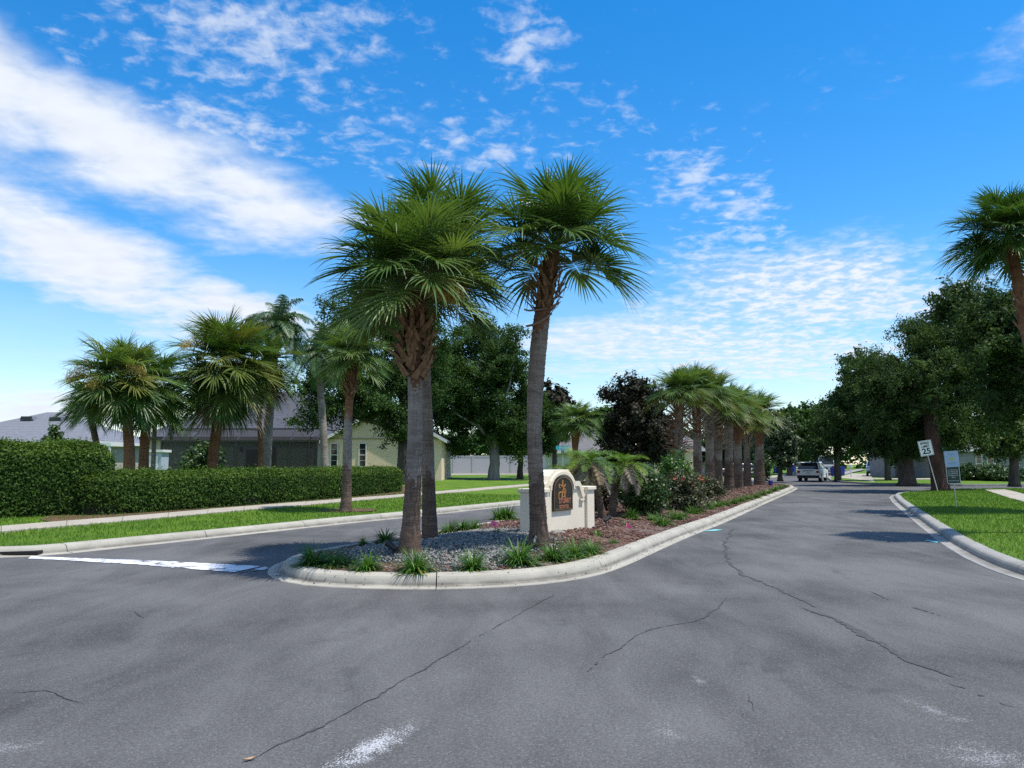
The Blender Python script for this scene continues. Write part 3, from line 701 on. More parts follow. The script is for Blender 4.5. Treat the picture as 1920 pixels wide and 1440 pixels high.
def trunk_mesh(path, rads, mats, zsplit=(), n=20, ring=0.055, rj=0.05, lump=0.03):
    """path: list of (x,y,z) local; rings of old leaf scars as geometry; mats change at the heights zsplit"""
    P = np.array([tuple(p) for p in path], float); s = np.r_[0, np.cumsum(np.linalg.norm(np.diff(P, axis=0), axis=1))]
    m = max(6, int(s[-1] / (ring / 2))); t = np.linspace(0, s[-1], m)
    ts = np.interp(t, s, np.arange(len(P))); C = np.stack([np.interp(t, s, P[:, k]) for k in range(3)], 1)
    K = max(3, int(m / 12) | 1)
    if m > 3 * K:
        for k in (0, 1): C[:, k] = np.convolve(np.pad(C[:, k], K // 2, 'edge'), np.ones(K) / K, 'valid')
    rad = np.interp(t, s, rads); a = np.arange(n) * 2 * np.pi / n
    ph = rng.uniform(0, 6.28, 4)
    rr = rad[:, None] * (1 + rng.normal(0, .012, (m, n)) + lump * np.sin(a[None] * 2 + ph[0] + t[:, None] * .7) + lump * .7 * np.sin(a[None] * 3 + ph[1] - t[:, None] * 1.6))
    rr *= 1 + np.where(np.arange(m) % 2 == 0, rj * rng.uniform(.3, 1, m), -rj * .5 * rng.uniform(.2, 1, m))[:, None] * rng.uniform(.5, 1.2, (m, n))
    zz = rng.normal(0, ring * .12, (m, n)); zz[0] = 0
    V = np.stack([C[:, 0, None] + rr * np.cos(a), C[:, 1, None] + rr * np.sin(a), C[:, 2, None] + zz], -1).reshape(-1, 3)
    i = np.arange(m * n).reshape(m, n); j = np.roll(i, -1, 1)
    Fq = np.stack([i[:-1].ravel(), j[:-1].ravel(), j[1:].ravel(), i[1:].ravel()], 1)
    me = npmesh('trunk', V, Fq, mats[0], True)
    for mm in mats[1:]: me.materials.append(mm)
    if zsplit:
        fz = V[Fq[:, 0], 2] + rng.normal(0, .05, len(Fq)) + .12 * np.sin(np.arctan2(V[Fq[:, 0], 1] - np.repeat(C[:-1, 1], n), V[Fq[:, 0], 0] - np.repeat(C[:-1, 0], n)) * 2 + ph[2]); mi = np.zeros(len(Fq), np.int32)
        for z in zsplit: mi += (fz > z).astype(np.int32)
        me.polygons.foreach_set('material_index', mi)
    return me, C, rad
def crown_fronds(parent, top, Rc, n, lo, seed, sharp=1.0, mats=None, hang=0.0, zspread=.25, extra=()):
    """fronds on a spiral from spear leaf to drooping old leaf; the crown is an Empty that holds each frond"""
    r = random.Random(seed); keys = sorted(FAN)
    cr = empty('crown', top, 0, parent); s = Rc / 1.62
    for i in range(n):
        f = (i + .5) / n; el = 84 - (84 - lo) * f ** sharp + r.uniform(-7, 7)
        e = min(keys, key=lambda q: abs(q - el)); az = i * 137.5 + r.uniform(-14, 14)
        o = link('frond', r.choice(FAN[e]), cr); o.rotation_euler = (r.uniform(-.12, .12), R(e - el) * .6, R(az))
        q = s * r.uniform(.88, 1.08) * (.78 + .22 * math.cos(R(el))); o.scale = (q, q, q); o.location = (math.cos(R(az)) * .06, math.sin(R(az)) * .06, (0.5 - f) * zspread)
        if mats:
            m = mats(f, r)
            if m is not None: set_mat(o, m)
    for (az, el, sc_) in extra:
        e = min(keys, key=lambda q: abs(q - el)); o = link('frond', r.choice(FAN[e]), cr); o.rotation_euler = (0, R(e - el), R(az)); o.scale = (s * sc_,) * 3
    return cr
def boots(parent, C, z0, z1, prof, n, meshes, sc_=1.0, tilt=0.0, joined=False, seed=1, squeeze=.42):
    """criss-cross old leaf bases between heights z0 and z1; prof(f) gives the trunk radius"""
    r = random.Random(seed); mb = MB()
    for i in range(n):
        f = (i + .5) / n; z = z0 + (z1 - z0) * f; az = i * 137.5 + r.uniform(-12, 12)
        cx = float(np.interp(z, C[:, 2], C[:, 0])); cy = float(np.interp(z, C[:, 2], C[:, 1])); rad = prof(f) * .86
        M = Matrix.Translation((cx + math.cos(R(az)) * rad, cy + math.sin(R(az)) * rad, z)) @ Matrix.Rotation(R(az), 4, 'Z') @ Matrix.Rotation(r.choice((-1, 1)) * R(r.uniform(12, 38)), 4, 'X') @ Matrix.Rotation(R(r.uniform(-16, 10) + tilt * (1 - f)), 4, 'Y') @ Matrix.Scale(sc_ * r.uniform(.75, 1.15), 4) @ Matrix.Diagonal((squeeze, 1, 1, 1))
        me = r.choice(meshes)
        if joined:
            b = len(mb.v); mb.v += [tuple(M @ v.co) for v in me.vertices]; mb.f += [tuple(b + q for q in p.vertices) for p in me.polygons]; mb.m += [0] * len(me.polygons)
        else:
            o = link('leaf_base', me, parent); o.matrix_local = M
    if joined: tag(mb.build('leaf_bases', meshes[0].materials[0], parent), kind='stuff')
def flower_stalk(parent, root, d, L, m, seed=0, n=900, droop=1.1, spread=.16):
    r = np.random.default_rng(seed); mb = MB(); pts = [Vector(root)]; dd = Vector(d).normalized(); P = Vector(root)
    for i in range(8):
        dd = (dd + Vector((0, 0, -droop * L / 8))).normalized(); P = P + dd * (L / 8); pts.append(P.copy())
    t = r.uniform(.3, 1, n) * 8; i0 = np.minimum(t.astype(int), 7); A_ = np.array([tuple(p) for p in pts]); c = A_[i0] + (A_[i0 + 1] - A_[i0]) * (t - i0)[:, None]
    c += r.normal(0, spread, (n, 3)) * np.array([1, 1, .8]) * (.5 + .5 * np.sin(t / 8 * 3.1))[:, None]
    e = r.normal(0, .05, (n, 3)); e[:, 2] -= .04; w = np.cross(e, r.normal(0, 1, (n, 3))); w /= np.linalg.norm(w, axis=1)[:, None]; w *= .007
    V = np.stack([c - w, c + w, c + e + w * .6, c + e - w * .6], 1).reshape(-1, 3); ti = np.repeat(np.clip(r.beta(2, 2, n), 0, 1), 4)
    o = link('flower_stalk', npmesh('flower_stalk', V, np.arange(n * 4).reshape(n, 4), m, tint=ti), parent); tag(o, kind='stuff')
    mb.tube(pts, [.014 * (1 - i / 10) for i in range(9)], 5); mb.build('stem', m, o)
def ctr(pixels, Y):
    return [A(u, v, Y) for u, v in pixels]
PALMS = 'cabbage palms of the planting island'

# front pair and the tall one beside the sign -------------------------------------------------
def front_palm(label, path, Y, rads, hz, mats, seed, boot=None, crown=None, group=None, extra=(), lean=None):
    pts = [A(u, v, Y + (lean[i] if lean else 0)) for i, (u, v) in enumerate(path)]
    b = pts[0]; gz = hz(b.x, b.y); b = Vector((b.x, b.y, gz - .02)); pts[0] = b
    root = tag(empty('cabbage_palm', b), label, 'palm tree', group)
    me, C, rad = trunk_mesh([p - b for p in pts], rads, mats[0], mats[1])
    link('trunk', me, root)
    if boot: boots(root, C, *boot)
    if crown: crown_fronds(root, pts[-1] - b, **crown, extra=extra)
    return root, C, pts[-1] - b
tp, C1, top1 = front_palm('front palm with a wide woven collar of leaf bases and a bright full crown', [(768, 1033), (770, 985), (775, 900), (779, 800), (778, 700), (780, 640), (781, 560), (780, 520)], 11.25,
    [.185, .132, .115, .108, .105, .15, .13, .10], lambda x, y: float(isl_h(x, y)), ((M_trunkw, M_trunkg, M_fibre), (1.15, 2.55)), 3, None, dict(Rc=1.40, n=44, lo=-20, seed=5, sharp=1.05, mats=lambda f, r: M_frondy if (f > .9 and r.random() < .5) else M_frondl if r.random() < .6 else None))
boots(tp, C1, 2.58, 3.68, lambda f: .13 + .13 * math.sin(math.pi * min(1, f * 1.0 + .06)) ** .7, 110, BOOT, .78, 10, seed=4)
flower_stalk(tp, top1 + Vector((.1, -.12, -.15)), (.75, -.5, .25), .75, M_flower, 2, 1000, 1.6, .10)
tp, C2, top2 = front_palm('brown trunked palm standing directly behind the front palm, bare below its crown', [(806, 1006), (804, 930), (801, 800), (797, 700), (795, 600), (806, 520), (815, 470)], 13.2,
    [.15, .12, .105, .10, .098, .11, .09], lambda x, y: float(isl_h(x, y)), ((M_trunkw, M_trunk, M_trunkr), (1.1, 3.3)), 3, None, dict(Rc=1.50, n=36, lo=-24, seed=11, sharp=1.05, mats=lambda f, r: M_frondy if (f > .85 and r.random() < .4) else None))
flower_stalk(tp, top2 + Vector((.1, -.3, -.5)), (.8, -.5, .1), .7, M_flower, 8, 900, 1.2, .11)
tp, C3, top3 = front_palm('curved tall palm beside the sign with a brown ball of leaf bases under its crown', [(1011, 1020), (1010, 985), (1005, 900), (1001, 800), (1003, 740), (1010, 650), (1018, 580), (1026, 530), (1034, 480), (1040, 462)], 12.3,
    [.19, .148, .125, .122, .13, .135, .125, .15, .12, .09], lambda x, y: float(isl_h(x, y)), ((M_trunkw, M_trunk, M_trunkr, M_fibre), (1.15, 3.6, 4.0)), 3, None,
    dict(Rc=1.50, n=30, lo=4, seed=23, sharp=1.0), extra=((-12, -16, 1.0), (14, -4, 1.0), (172, -6, .8)))
boots(tp, C3, 3.88, 4.66, lambda f: .13 + .14 * math.sin(math.pi * min(1, f * 1.0 + .1)), 84, BOOT, .66, 30, seed=6)
o = link('leaf_base', BOOTG[1], tp); o.matrix_local = Matrix.Translation((float(C3[int(len(C3) * .78)][0]) + .12, -.12, 3.85)) @ Matrix.Rotation(R(200), 4, 'Y') @ Matrix.Scale(1.0, 4)
o = link('leaf_base', BOOTG[2], tp); o.matrix_local = Matrix.Translation((.12, -.16, 3.9)) @ Matrix.Rotation(R(180), 4, 'Z') @ Matrix.Rotation(R(62), 4, 'Y') @ Matrix.Scale(.8, 4)

# verge palm with the rusty neck
front_palm_v, Cv, topv = front_palm('slim palm with a rusty neck and ball of leaf bases standing in the grass strip', [(648, 957), (650, 930), (651, 850), (653, 780), (656, 735), (659, 700), (660, 668)], 22.4,
    [.20, .15, .13, .115, .12, .20, .10], lambda x, y: float(left_h(x, y)), ((M_trunkw, M_trunkg, M_trunkr, M_fibre), (1.3, 2.75, 3.4)), 3, None,
    dict(Rc=1.16, n=42, lo=-22, seed=31, sharp=1.0, mats=lambda f, r: M_frondl if r.random() < .8 else None))
boots(front_palm_v, Cv, 3.35, 4.35, lambda f: .13 + .10 * math.sin(math.pi * min(1, f * 1.0 + .05)), 60, BOOT, .68, 0, seed=9)
x, y, h = G(648, 957, left_h); ring = MB()
for i in range(20): a = i / 20 * 6.283; ring.v.append((x + math.cos(a) * .95 * random.uniform(.85, 1.15), y + math.sin(a) * .9 * random.uniform(.85, 1.1), h + .012))
ring.v.append((x, y, h + .05)); ring.f = [(i, (i + 1) % 20, 20) for i in range(20)]; ring.m = [0] * 20
tag(ring.build('soil_ring', M_soil), kind='structure')

# two clusters behind the hedge
def yel(p): return lambda f, r: (M_frondd if (f > .86 and r.random() < .7) else M_frondy if r.random() < p + .35 * f else None)
pa, Ca, ta = front_palm('big full palm with yellow green and browning lower fronds behind the low hedge', [(398, 892), (400, 850), (408, 790), (415, 740), (420, 690)], 30.5, [.24, .20, .2, .19, .12], lambda x, y: float(left_h(x, y)), ((M_trunkr, M_trunkr), (9,)), 3, None,
    dict(Rc=2.35, n=62, lo=-50, seed=41, sharp=.95, mats=yel(.42), zspread=1.0))
flower_stalk(pa, ta + Vector((-.6, -.6, .9)), (-.5, -.6, .5), 1.0, M_flower, 12, 700, 1.6, .18)
pb, Cb, tb = front_palm('narrow palm with a curtain of brown dead fronds beside the big yellowing palm', [(487, 890), (490, 840), (486, 790), (490, 730), (492, 690)], 32.5, [.13, .11, .1, .1, .08], lambda x, y: float(left_h(x, y)), ((M_trunkr, M_trunkr), (9,)), 3, None,
    dict(Rc=1.75, n=44, lo=-58, seed=47, sharp=.75, mats=lambda f, r: M_frondd if f > .72 else (M_frondy if r.random() < .5 else None), zspread=.7))
pc, Cc, tc_ = front_palm('palm with tan and yellow flower sprays behind the tall clipped hedge', [(243, 892), (243, 850), (240, 800), (232, 750), (226, 715)], 26.5, [.22, .18, .17, .17, .1], lambda x, y: float(left_h(x, y)), ((M_trunkr, M_trunkr), (9,)), 3, None,
    dict(Rc=1.78, n=54, lo=-40, seed=53, sharp=.95, mats=lambda f, r: M_frondl if r.random() < .45 else (M_frondy if r.random() < .3 else None), zspread=.5))
flower_stalk(pc, tc_ + Vector((-.5, -.7, .45)), (-.6, -.5, .2), 1.0, M_flowero, 13, 800, 1.8, .17); flower_stalk(pc, tc_ + Vector((-.1, -.9, .1)), (-.1, -.8, .1), .8, M_flower, 14, 700, 1.8, .15)
flower_stalk(pc, tc_ + Vector((.6, -.6, .5)), (.7, -.4, .2), .7, M_flower, 15, 600, 1.8, .15)
pd, Cd, td = front_palm('dark shaded palm between the flowering palm and the big yellowing palm', [(270, 892), (270, 850), (274, 790), (285, 730)], 28.5, [.2, .17, .16, .1], lambda x, y: float(left_h(x, y)), ((M_trunkr, M_trunkr), (9,)), 3, None,
    dict(Rc=1.75, n=40, lo=-48, seed=59, sharp=.85, zspread=.5))
pe_, Ce, te = front_palm('low dark palm leaning over the roof at the far left end of the palm cluster', [(196, 892), (185, 850), (172, 790), (165, 755)], 30.5, [.15, .13, .12, .08], lambda x, y: float(left_h(x, y)), ((M_trunkw, M_trunkw), (9,)), 3, None,
    dict(Rc=1.25, n=30, lo=-45, seed=61, sharp=.85))
# palm at the right edge of the lawn
pr_, Cr, tr_ = front_palm('tall palm on the right lawn whose trunk leans out at the edge of the view', [(2010, 1010), (1985, 860), (1945, 700), (1920, 600), (1906, 510), (1891, 442)], 15.6, [.18, .13, .12, .12, .11, .08], lambda x, y: float(right_h(x, y)), ((M_trunkw, M_trunk, M_trunkr), (1.2, 3.6)), 3, None,
    dict(Rc=1.18, n=52, lo=-24, seed=67, sharp=.95), extra=((195, -30, 1.0), (170, -18, 1.0)))
boots(pr_, Cr, 4.1, 4.9, lambda f: .12, 26, BOOT, .7, 10, seed=19)
# far palm by the grey roofed house
front_palm('small round headed palm in front of the grey roofed white house', [(1078, 893), (1078, 850), (1079, 815), (1081, 790)], 50, [.2, .16, .28, .12], lambda x, y: float(left_h(x, y)), ((M_trunkr, M_trunkr), (9,)), 3, None,
    dict(Rc=1.75, n=36, lo=-28, seed=71, sharp=.9, mats=lambda f, r: M_frondl if r.random() < .6 else None))

# row along the island: each of its own height and collar ----------------------------------------
ROW = [  # u base, v base, u top, v top of trunk, Y, label, boot size
    (1273, 930, 1273, 757, 28.5, 'nearest palm of the island row, its collar of leaf bases shaggy and wide', 1.15),
    (1309, 925, 1306, 752, 31.0, 'second palm of the island row, counted away from the sign', 1.0),
    (1331, 922, 1330, 762, 33.0, 'third palm of the island row, counted away from the sign', 1.0),
    (1346, 919, 1347, 788, 35.0, 'short palm with grey ragged leaf bases low in the island row, fourth from the sign', .95),
    (1367, 916, 1366, 782, 36.5, 'fifth palm of the island row, thick grey trunk with no collar', .3),
    (1384, 912, 1382, 786, 39.5, 'sixth palm of the island row with a reddish brown neck', .8),
    (1401, 909, 1400, 806, 43.5, 'slender palm with pale ragged bases, second from the far island tip', .8),
    (1424, 907, 1424, 792, 46.5, 'last palm of the island row, at the far tip of the island', .8)]
for i, (ub, vb, ut, vt, Y, lab, bs) in enumerate(ROW):
    k = Y / 36.0; r0 = px(7.8, Y) if i != 6 else px(6, Y)
    q, Cq, tq = front_palm(lab, [(ub, vb), (ub, vb - 40), ((ub + ut) / 2, (vb + vt) / 2), (ut, vt), (ut, vt - 20)], Y, [r0 * 1.35, r0 * 1.05, r0 * .95, r0 * 1.1, r0 * .7], lambda x, y: float(isl_h(x, y)),
        ((M_trunkw, M_trunk, M_trunkr if i % 2 else M_trunk), (1.5, 2.4 if i != 4 else 4.2)), 3, None, dict(Rc=px(61 - i * 2.2, Y), n=34, lo=-10, seed=80 + i, sharp=1.0, mats=(lambda f, r: M_frondy if r.random() < (.5 if f > .8 else .15) else M_frondl if r.random() < .75 else None)), PALMS)
    zt = tq.z
    boots(q, Cq, zt - 2.0 * bs, zt - .35, lambda f: r0 * (.95 + .8 * bs * math.sin(math.pi * f)), int(70 * bs) + 8, BOOTG if i in (1, 2, 3, 6) else BOOT, .95 if i != 4 else .6, 45 if i in (0, 1, 2, 3, 5) else 15, joined=True, seed=i + 30, squeeze=.8)

# feather palms -------------------------------------------------------------------------------
def feather_frond(elev, seed, L, nl, leaf, g, lg, w=.016, name='frond'):
    r = random.Random(seed); V = []; Fc = []; p = Vector((0, 0, 0)); d = Vector((math.cos(elev), 0, math.sin(elev))); n = 16; pts = [p.copy()]; ds = L / n; dirs = [d.copy()]
    for _ in range(n):
        d = (d + Vector((0, 0, -g * ds))).normalized(); p = p + d * ds; pts.append(p.copy()); dirs.append(d.copy())
    Sv = Vector((0, 1, 0))
    for i, q in enumerate(pts):
        ww = .02 * L / 2.5 * (1 - .85 * i / n); N = dirs[i].cross(Sv); V += [tuple(q + Sv * ww), tuple(q - N * ww), tuple(q - Sv * ww), tuple(q + N * ww)]
    for i in range(n):
        for k in range(4): a = i * 4; Fc.append((a + k, a + (k + 1) % 4, a + 4 + (k + 1) % 4, a + 4 + k))
    for i in range(nl):
        f = .12 + .87 * i / (nl - 1); j = min(int(f * n), n - 1); q = pts[j].lerp(pts[j + 1], f * n - j); T = dirs[j]; N = (Sv.cross(T)).normalized() * -1
        if N.z < 0: N = -N
        for s in (-1, 1):
            Ld = leaf * (math.sin(math.pi * min(1, f * .85 + .12)) ** .6) * r.uniform(.85, 1.1); dd = (T * .55 + Sv * s * .8 + N * r.uniform(-.1, .5)).normalized(); c = q.copy(); b = len(V)
            for k, (st, ww) in enumerate(((0, .5), (.35, 1), (.35, .75), (.3, .1))):
                c = c + dd * (st * Ld); W = dd.cross(N if abs(dd.dot(N)) < .9 else T).normalized() * (w * ww); V += [tuple(c + W), tuple(c - W)]; dd = (dd + Vector((0, 0, -lg * st))).normalized()
            for k in range(3): a = b + 2 * k; Fc.append((a, a + 1, a + 3, a + 2))
    return npmesh(name, V, np.array(Fc), M_queen)
QF = {e: feather_frond(R(e), e, 2.7, 64, .66, .9, 1.9, .024) for e in (82, 62, 42, 20, -5)}
PF = {e: feather_frond(R(e), e + 7, 1.15, 36, .26, 1.25, .8, .010) for e in (75, 50, 25, 0, -30)}
def feather_crown(parent, top, lib, n, lo, seed, s, mats=None, hi=82):
    r = random.Random(seed); cr = empty('crown', top, 0, parent); keys = sorted(lib)
    for i in range(n):
        f = (i + .5) / n; el = hi - (hi - lo) * f; e = min(keys, key=lambda q: abs(q - el)); o = link('frond', lib[e], cr)
        o.rotation_euler = (r.uniform(-.2, .2), 0, R(i * 137.5 + r.uniform(-15, 15))); q = s * r.uniform(.85, 1.1); o.scale = (q, q, q)
        if mats:
            m = mats(f, r)
            if m is not None: set_mat(o, m)
    return cr
def feather_palm(name, label, path, Y, rads, hz, tm, lib, n, lo, seed, s, mats=None, group=None, cat='palm tree', hi=82):
    pts = [A(u, v, Y) for u, v in path]; b = pts[0]; b = Vector((b.x, b.y, float(hz(b.x, b.y)) - .02)); pts[0] = b
    root = tag(empty(name, b), label, cat, group); me, C, _ = trunk_mesh([p - b for p in pts], rads, (tm,), (), 14, .09, .03, .02); link('trunk', me, root)
    feather_crown(root, pts[-1] - b, lib, n, lo, seed, s, mats, hi); return root
feather_palm('areca_palm', 'low yellow green feathery palm behind the right end of the sign', [(1078, 945), (1078, 925), (1078, 905), (1078, 893)], 19.6, [.09, .08, .07, .05], isl_h, M_trunkw, PF, 26, -5, 15, .80, lambda f, r: M_frondy if r.random() < .45 else M_pygmy, hi=75)
feather_palm('queen_palm', 'tall grey trunked queen palm with feathery fronds rising behind the big yellowing palm', [(497, 890), (503, 800), (512, 700), (520, 615)], 34, [.24, .20, .18, .12], left_h, M_trunkg, QF, 30, -5, 3, .76)
feather_palm('queen_palm', 'queen palm with drooping feathery fronds beside the dark oak over the blue grey roof', [(612, 890), (606, 800), (600, 720), (596, 668)], 37, [.22, .18, .16, .12], left_h, M_trunkg, QF, 28, -5, 5, .72)
feather_palm('queen_palm', 'slim white trunked palm in front of the shed behind the tall hedge', [(287, 892), (288, 850), (290, 800), (296, 770)], 29.5, [.10, .085, .085, .07], left_h, M_trunkg, QF, 12, 0, 9, .5)
for (pth, lab, sd_) in (([(1131, 966), (1124, 940), (1114, 910), (1107, 880), (1106, 866)], 'leaning pygmy date palm with shaggy grey dead fronds nearest the sign pillar', 5), ([(1148, 962), (1150, 930), (1158, 900), (1168, 880), (1172, 872)], 'pygmy date palm arching the other way, its fronds half dead above the dark shrub', 8)):
    Yp = 17.8 if sd_ == 5 else 18.6
    feather_palm('pygmy_date_palm', lab, pth, Yp, [.10, .085, .085, .11, .08], isl_h, M_trunkw, PF, 40, -45, sd_, .72 if sd_ == 5 else .72, lambda f, r: (M_frondg if r.random() < .8 else M_frondd) if f > .55 else M_pygmy, hi=60)

# ------------------------------------------------------------------ broadleaf trees
M_oak = leafmat('oak_leaf', (0.024, 0.056, 0.014), (0.048, 0.098, 0.024), (0.090, 0.158, 0.040), 0.32, 0.7, spec=.15)
M_oak2 = leafmat('oak_leaf_right', (0.022, 0.047, 0.014), (0.044, 0.084, 0.024), (0.098, 0.148, 0.044), 0.32, 0.7, spec=.15)
M_lite = leafmat('light_leaf', (0.05, 0.095, 0.022), (0.09, 0.155, 0.035), (0.16, 0.22, 0.06), 0.3, 0.5)
M_mag = leafmat('magnolia_leaf', (0.014, 0.019, 0.010), (0.028, 0.029, 0.016), (0.070, 0.048, 0.027), 0.1, 0.6, spec=0.2)
M_bark = varied('bark', (0.045, 0.035, 0.028), (0.12, 0.098, 0.080), 6, 0.95, 0.6, 40, (1, 1, .3))
M_barkg = varied('grey_bark', (0.15, 0.145, 0.14), (0.30, 0.29, 0.275), 5, 0.95, 0.5, 40, (1, 1, .3))
M_barkd = varied('red_brown_bark', (0.035, 0.018, 0.014), (0.095, 0.050, 0.038), 6, 0.95, 0.6, 40, (1, 1, .3))
def leaf_quads(c, nrm, s, r, asp=.55, tone=None):
    n = len(c); a = r.normal(0, 1, (n, 3)); nrm = nrm / np.maximum(np.linalg.norm(nrm, axis=1), 1e-6)[:, None]
    u = np.cross(nrm, a); u /= np.maximum(np.linalg.norm(u, axis=1), 1e-6)[:, None]; v = np.cross(nrm, u)
    u = u * s[:, None]; v = v * (s * asp)[:, None]
    V = np.stack([c - u, c + v + nrm * (.12 * s)[:, None], c + u, c - v + nrm * (.12 * s)[:, None]], 1).reshape(-1, 3)
    t = np.repeat(np.clip(r.normal(.45, .2, n) if tone is None else tone, 0, 1), 4)
    return V, np.arange(4 * n).reshape(n, 4), t
def crown_leaves(ells, n, size, seed, cl=.75, spread=.5, shell=.42, clump_n=None, flat=.65):
    """leaf sprays gathered in clumps through the crown's ellipsoids; returns leaf data and clump centres"""
    r = np.random.default_rng(seed); vol = np.array([e[3] * e[4] * e[5] for e in ells]) ** .75; vol /= vol.sum(); Cs = []; Rs = []
    nc = clump_n or int(min(n / 60, 1.25 * sum((e[3] * e[4] + e[3] * e[5] + e[4] * e[5]) * 1.1 for e in ells) / cl ** 2))
    for e, w in zip(ells, vol):
        k = max(3, int(nc * w)); d = r.normal(0, 1, (k, 3)); d /= np.linalg.norm(d, axis=1)[:, None]; q = (shell + (1 - shell) * r.uniform(0, 1, k) ** .6) * r.uniform(.8, 1.18, k) * (1 + .14 * np.sin(d[:, 0] * 5 + e[0]) * np.sin(d[:, 2] * 6 + e[2] * 3 + d[:, 1] * 4))
        Cs.append(np.array(e[:3]) + d * q[:, None] * np.array(e[3:6])); Rs.append(np.full(k, 1.0))
    Cs = np.concatenate(Cs); m = len(Cs); cr_ = cl * r.uniform(.45, 1.45, m); wt = cr_ ** 2; wt /= wt.sum()
    idx = r.choice(m, n, p=wt); S_ = 9; tw = r.normal(0, 1, (m, S_, 3)) * np.array([1, 1, flat]); tw /= np.maximum(np.linalg.norm(tw, axis=2, keepdims=True), .6)   # twigs radiate inside each clump
    f_ = r.uniform(.05, 1, n) ** .7; off = (tw[idx, r.integers(0, S_, n)] * f_[:, None] + r.normal(0, .12, (n, 3))) * (cr_[idx] * spread * 2.7)[:, None]; c = Cs[idx] + off
    mid = np.average(np.array([e[:3] for e in ells]), axis=0)
    nr = off / np.maximum(cr_[idx], .1)[:, None] * .8 + r.normal(0, .75, (n, 3)) + np.array([0, 0, .55]); ct = r.normal(0, .13, m)
    return leaf_quads(c, nr, size * r.uniform(.6, 1.35, n), r, .6, np.clip(.45 + ct[idx] + r.normal(0, .15, n), 0, 1)), Cs
def limb_tree(name, label, base, tr, fork, ells, n, size, mleaf, mbark, seed, cl=.75, group=None, cat='tree', limbs=9, spread=.5, shell=.42, lean=(0, 0), extra_trunk=None, flat=.65):
    b = Vector(base); root = tag(empty(name, b), label, cat, group); r = random.Random(seed)
    E = [(e[0] - b.x, e[1] - b.y, e[2] - b.z, e[3], e[4], e[5]) for e in ells]
    (V, Fq, t), Cs = crown_leaves(E, n, size, seed, cl, spread, shell, flat=flat)
    tag(link('crown', npmesh('crown', V, Fq, mleaf, tint=t), root), kind='stuff')
    mb = MB(); f = Vector((lean[0], lean[1], fork)); mid = f * .5 + Vector((r.uniform(-.08, .08), r.uniform(-.05, .05), 0))
    mb.tube([(0, 0, -.1), (0, 0, .15), f * .25 + Vector((0, 0, .1)), mid, f], [tr * 1.45, tr * 1.15, tr, tr * .92, tr * .85], 12, jit=.05)
    for i in range(limbs):
        c = Vector(Cs[r.randrange(len(Cs))]); c = f + (c - f) * .85; m1 = f.lerp(c, .4) + Vector((r.uniform(-.3, .3), r.uniform(-.3, .3), r.uniform(.1, .5))); m2 = f.lerp(c, .75) + Vector((r.uniform(-.2, .2),) * 3)
        mb.tube([f - Vector((0, 0, r.uniform(.1, .4))), m1, m2, c], [tr * .5, tr * .34, tr * .2, tr * .06], 6)
    mb.build('trunk', mbark, root, True)
    return root
def ell(u, v, ru, rv, Y, dy=0.0, ry=None):
    c = A(u, v, Y + dy); return (c.x, c.y, c.z, px(ru, Y + dy), ry or px((ru + rv) * .45, Y + dy), px(rv, Y + dy))
def base_at(u, Y, hf):
    x = (u - 960) / F * Y / (math.cos(PITCH) - math.sin(PITCH) * (-170 / F)) if False else A(u, 880, Y).x
    return (x, Y, float(hf(x, Y)))
Y = 43.0
limb_tree('oak_tree', 'large dark oak overhanging the cream gable wall and the hedge end', base_at(757, Y, left_h), .42, 2.6, [ell(690, 650, 105, 80, Y), ell(615, 735, 62, 58, Y, -1), ell(690, 745, 56, 42, Y, -1), ell(590, 780, 34, 34, Y, -1.5), ell(720, 735, 62, 48, Y, -.5), ell(665, 590, 42, 36, Y), ell(780, 640, 62, 78, Y, 1.5), ell(790, 730, 45, 55, Y, 1), ell(745, 800, 22, 34, Y, -1)], 120000, .07, M_oak, M_bark, 101, .72)
Y = 54.0
limb_tree('oak_tree', 'pale barked oak with a broad dark crown on the lawn between the houses', base_at(926, Y, left_h), .40, 2.4, [ell(890, 700, 88, 72, Y), ell(930, 628, 46, 44, Y), ell(845, 745, 58, 62, Y), ell(952, 725, 42, 92, Y), ell(895, 795, 82, 40, Y), ell(850, 810, 46, 32, Y), ell(960, 810, 34, 34, Y), ell(835, 690, 40, 40, Y)], 130000, .08, M_oak, M_barkg, 103, .85)
limb_tree('oak_tree', 'green tree half hidden behind the curved tall palm, its crown meeting the pale oak', base_at(975, 57, left_h), .22, 2.3, [ell(1012, 800, 36, 44, 57), ell(985, 770, 34, 54, 57), ell(1030, 830, 22, 22, 57)], 40000, .08, M_oak, M_bark, 105, .7)
limb_tree('magnolia_tree', 'small dark bronze magnolia seen just behind the tall palm beside the sign', base_at(1040, 62, left_h), .2, 2.0, [ell(1036, 750, 22, 24, 62), ell(1040, 780, 24, 26, 62)], 6000, .2, M_mag, M_bark, 107, .7)
limb_tree('magnolia_tree', 'cone shaped dark magnolia with almost black leaves behind the first island palms', base_at(1200, 52, left_h), .3, 1.6, [ell(1200, 812, 54, 50, 52), ell(1196, 765, 40, 40, 52), ell(1190, 728, 22, 26, 52), ell(1232, 800, 26, 42, 52), ell(1165, 815, 24, 38, 52)], 50000, .11, M_mag, M_bark, 109, .8)
limb_tree('oak_tree', 'low tree with drooping grey green foliage beyond the last island palm', base_at(1462, 64, left_h), .2, 1.2, [ell(1458, 815, 26, 46, 64), ell(1474, 845, 20, 34, 64), ell(1445, 845, 18, 30, 64)], 22000, .11, leafmat('grey_green_leaf', (0.04, 0.065, 0.03), (0.075, 0.11, 0.05), (0.12, 0.155, 0.08), .25), M_bark, 111, .6)
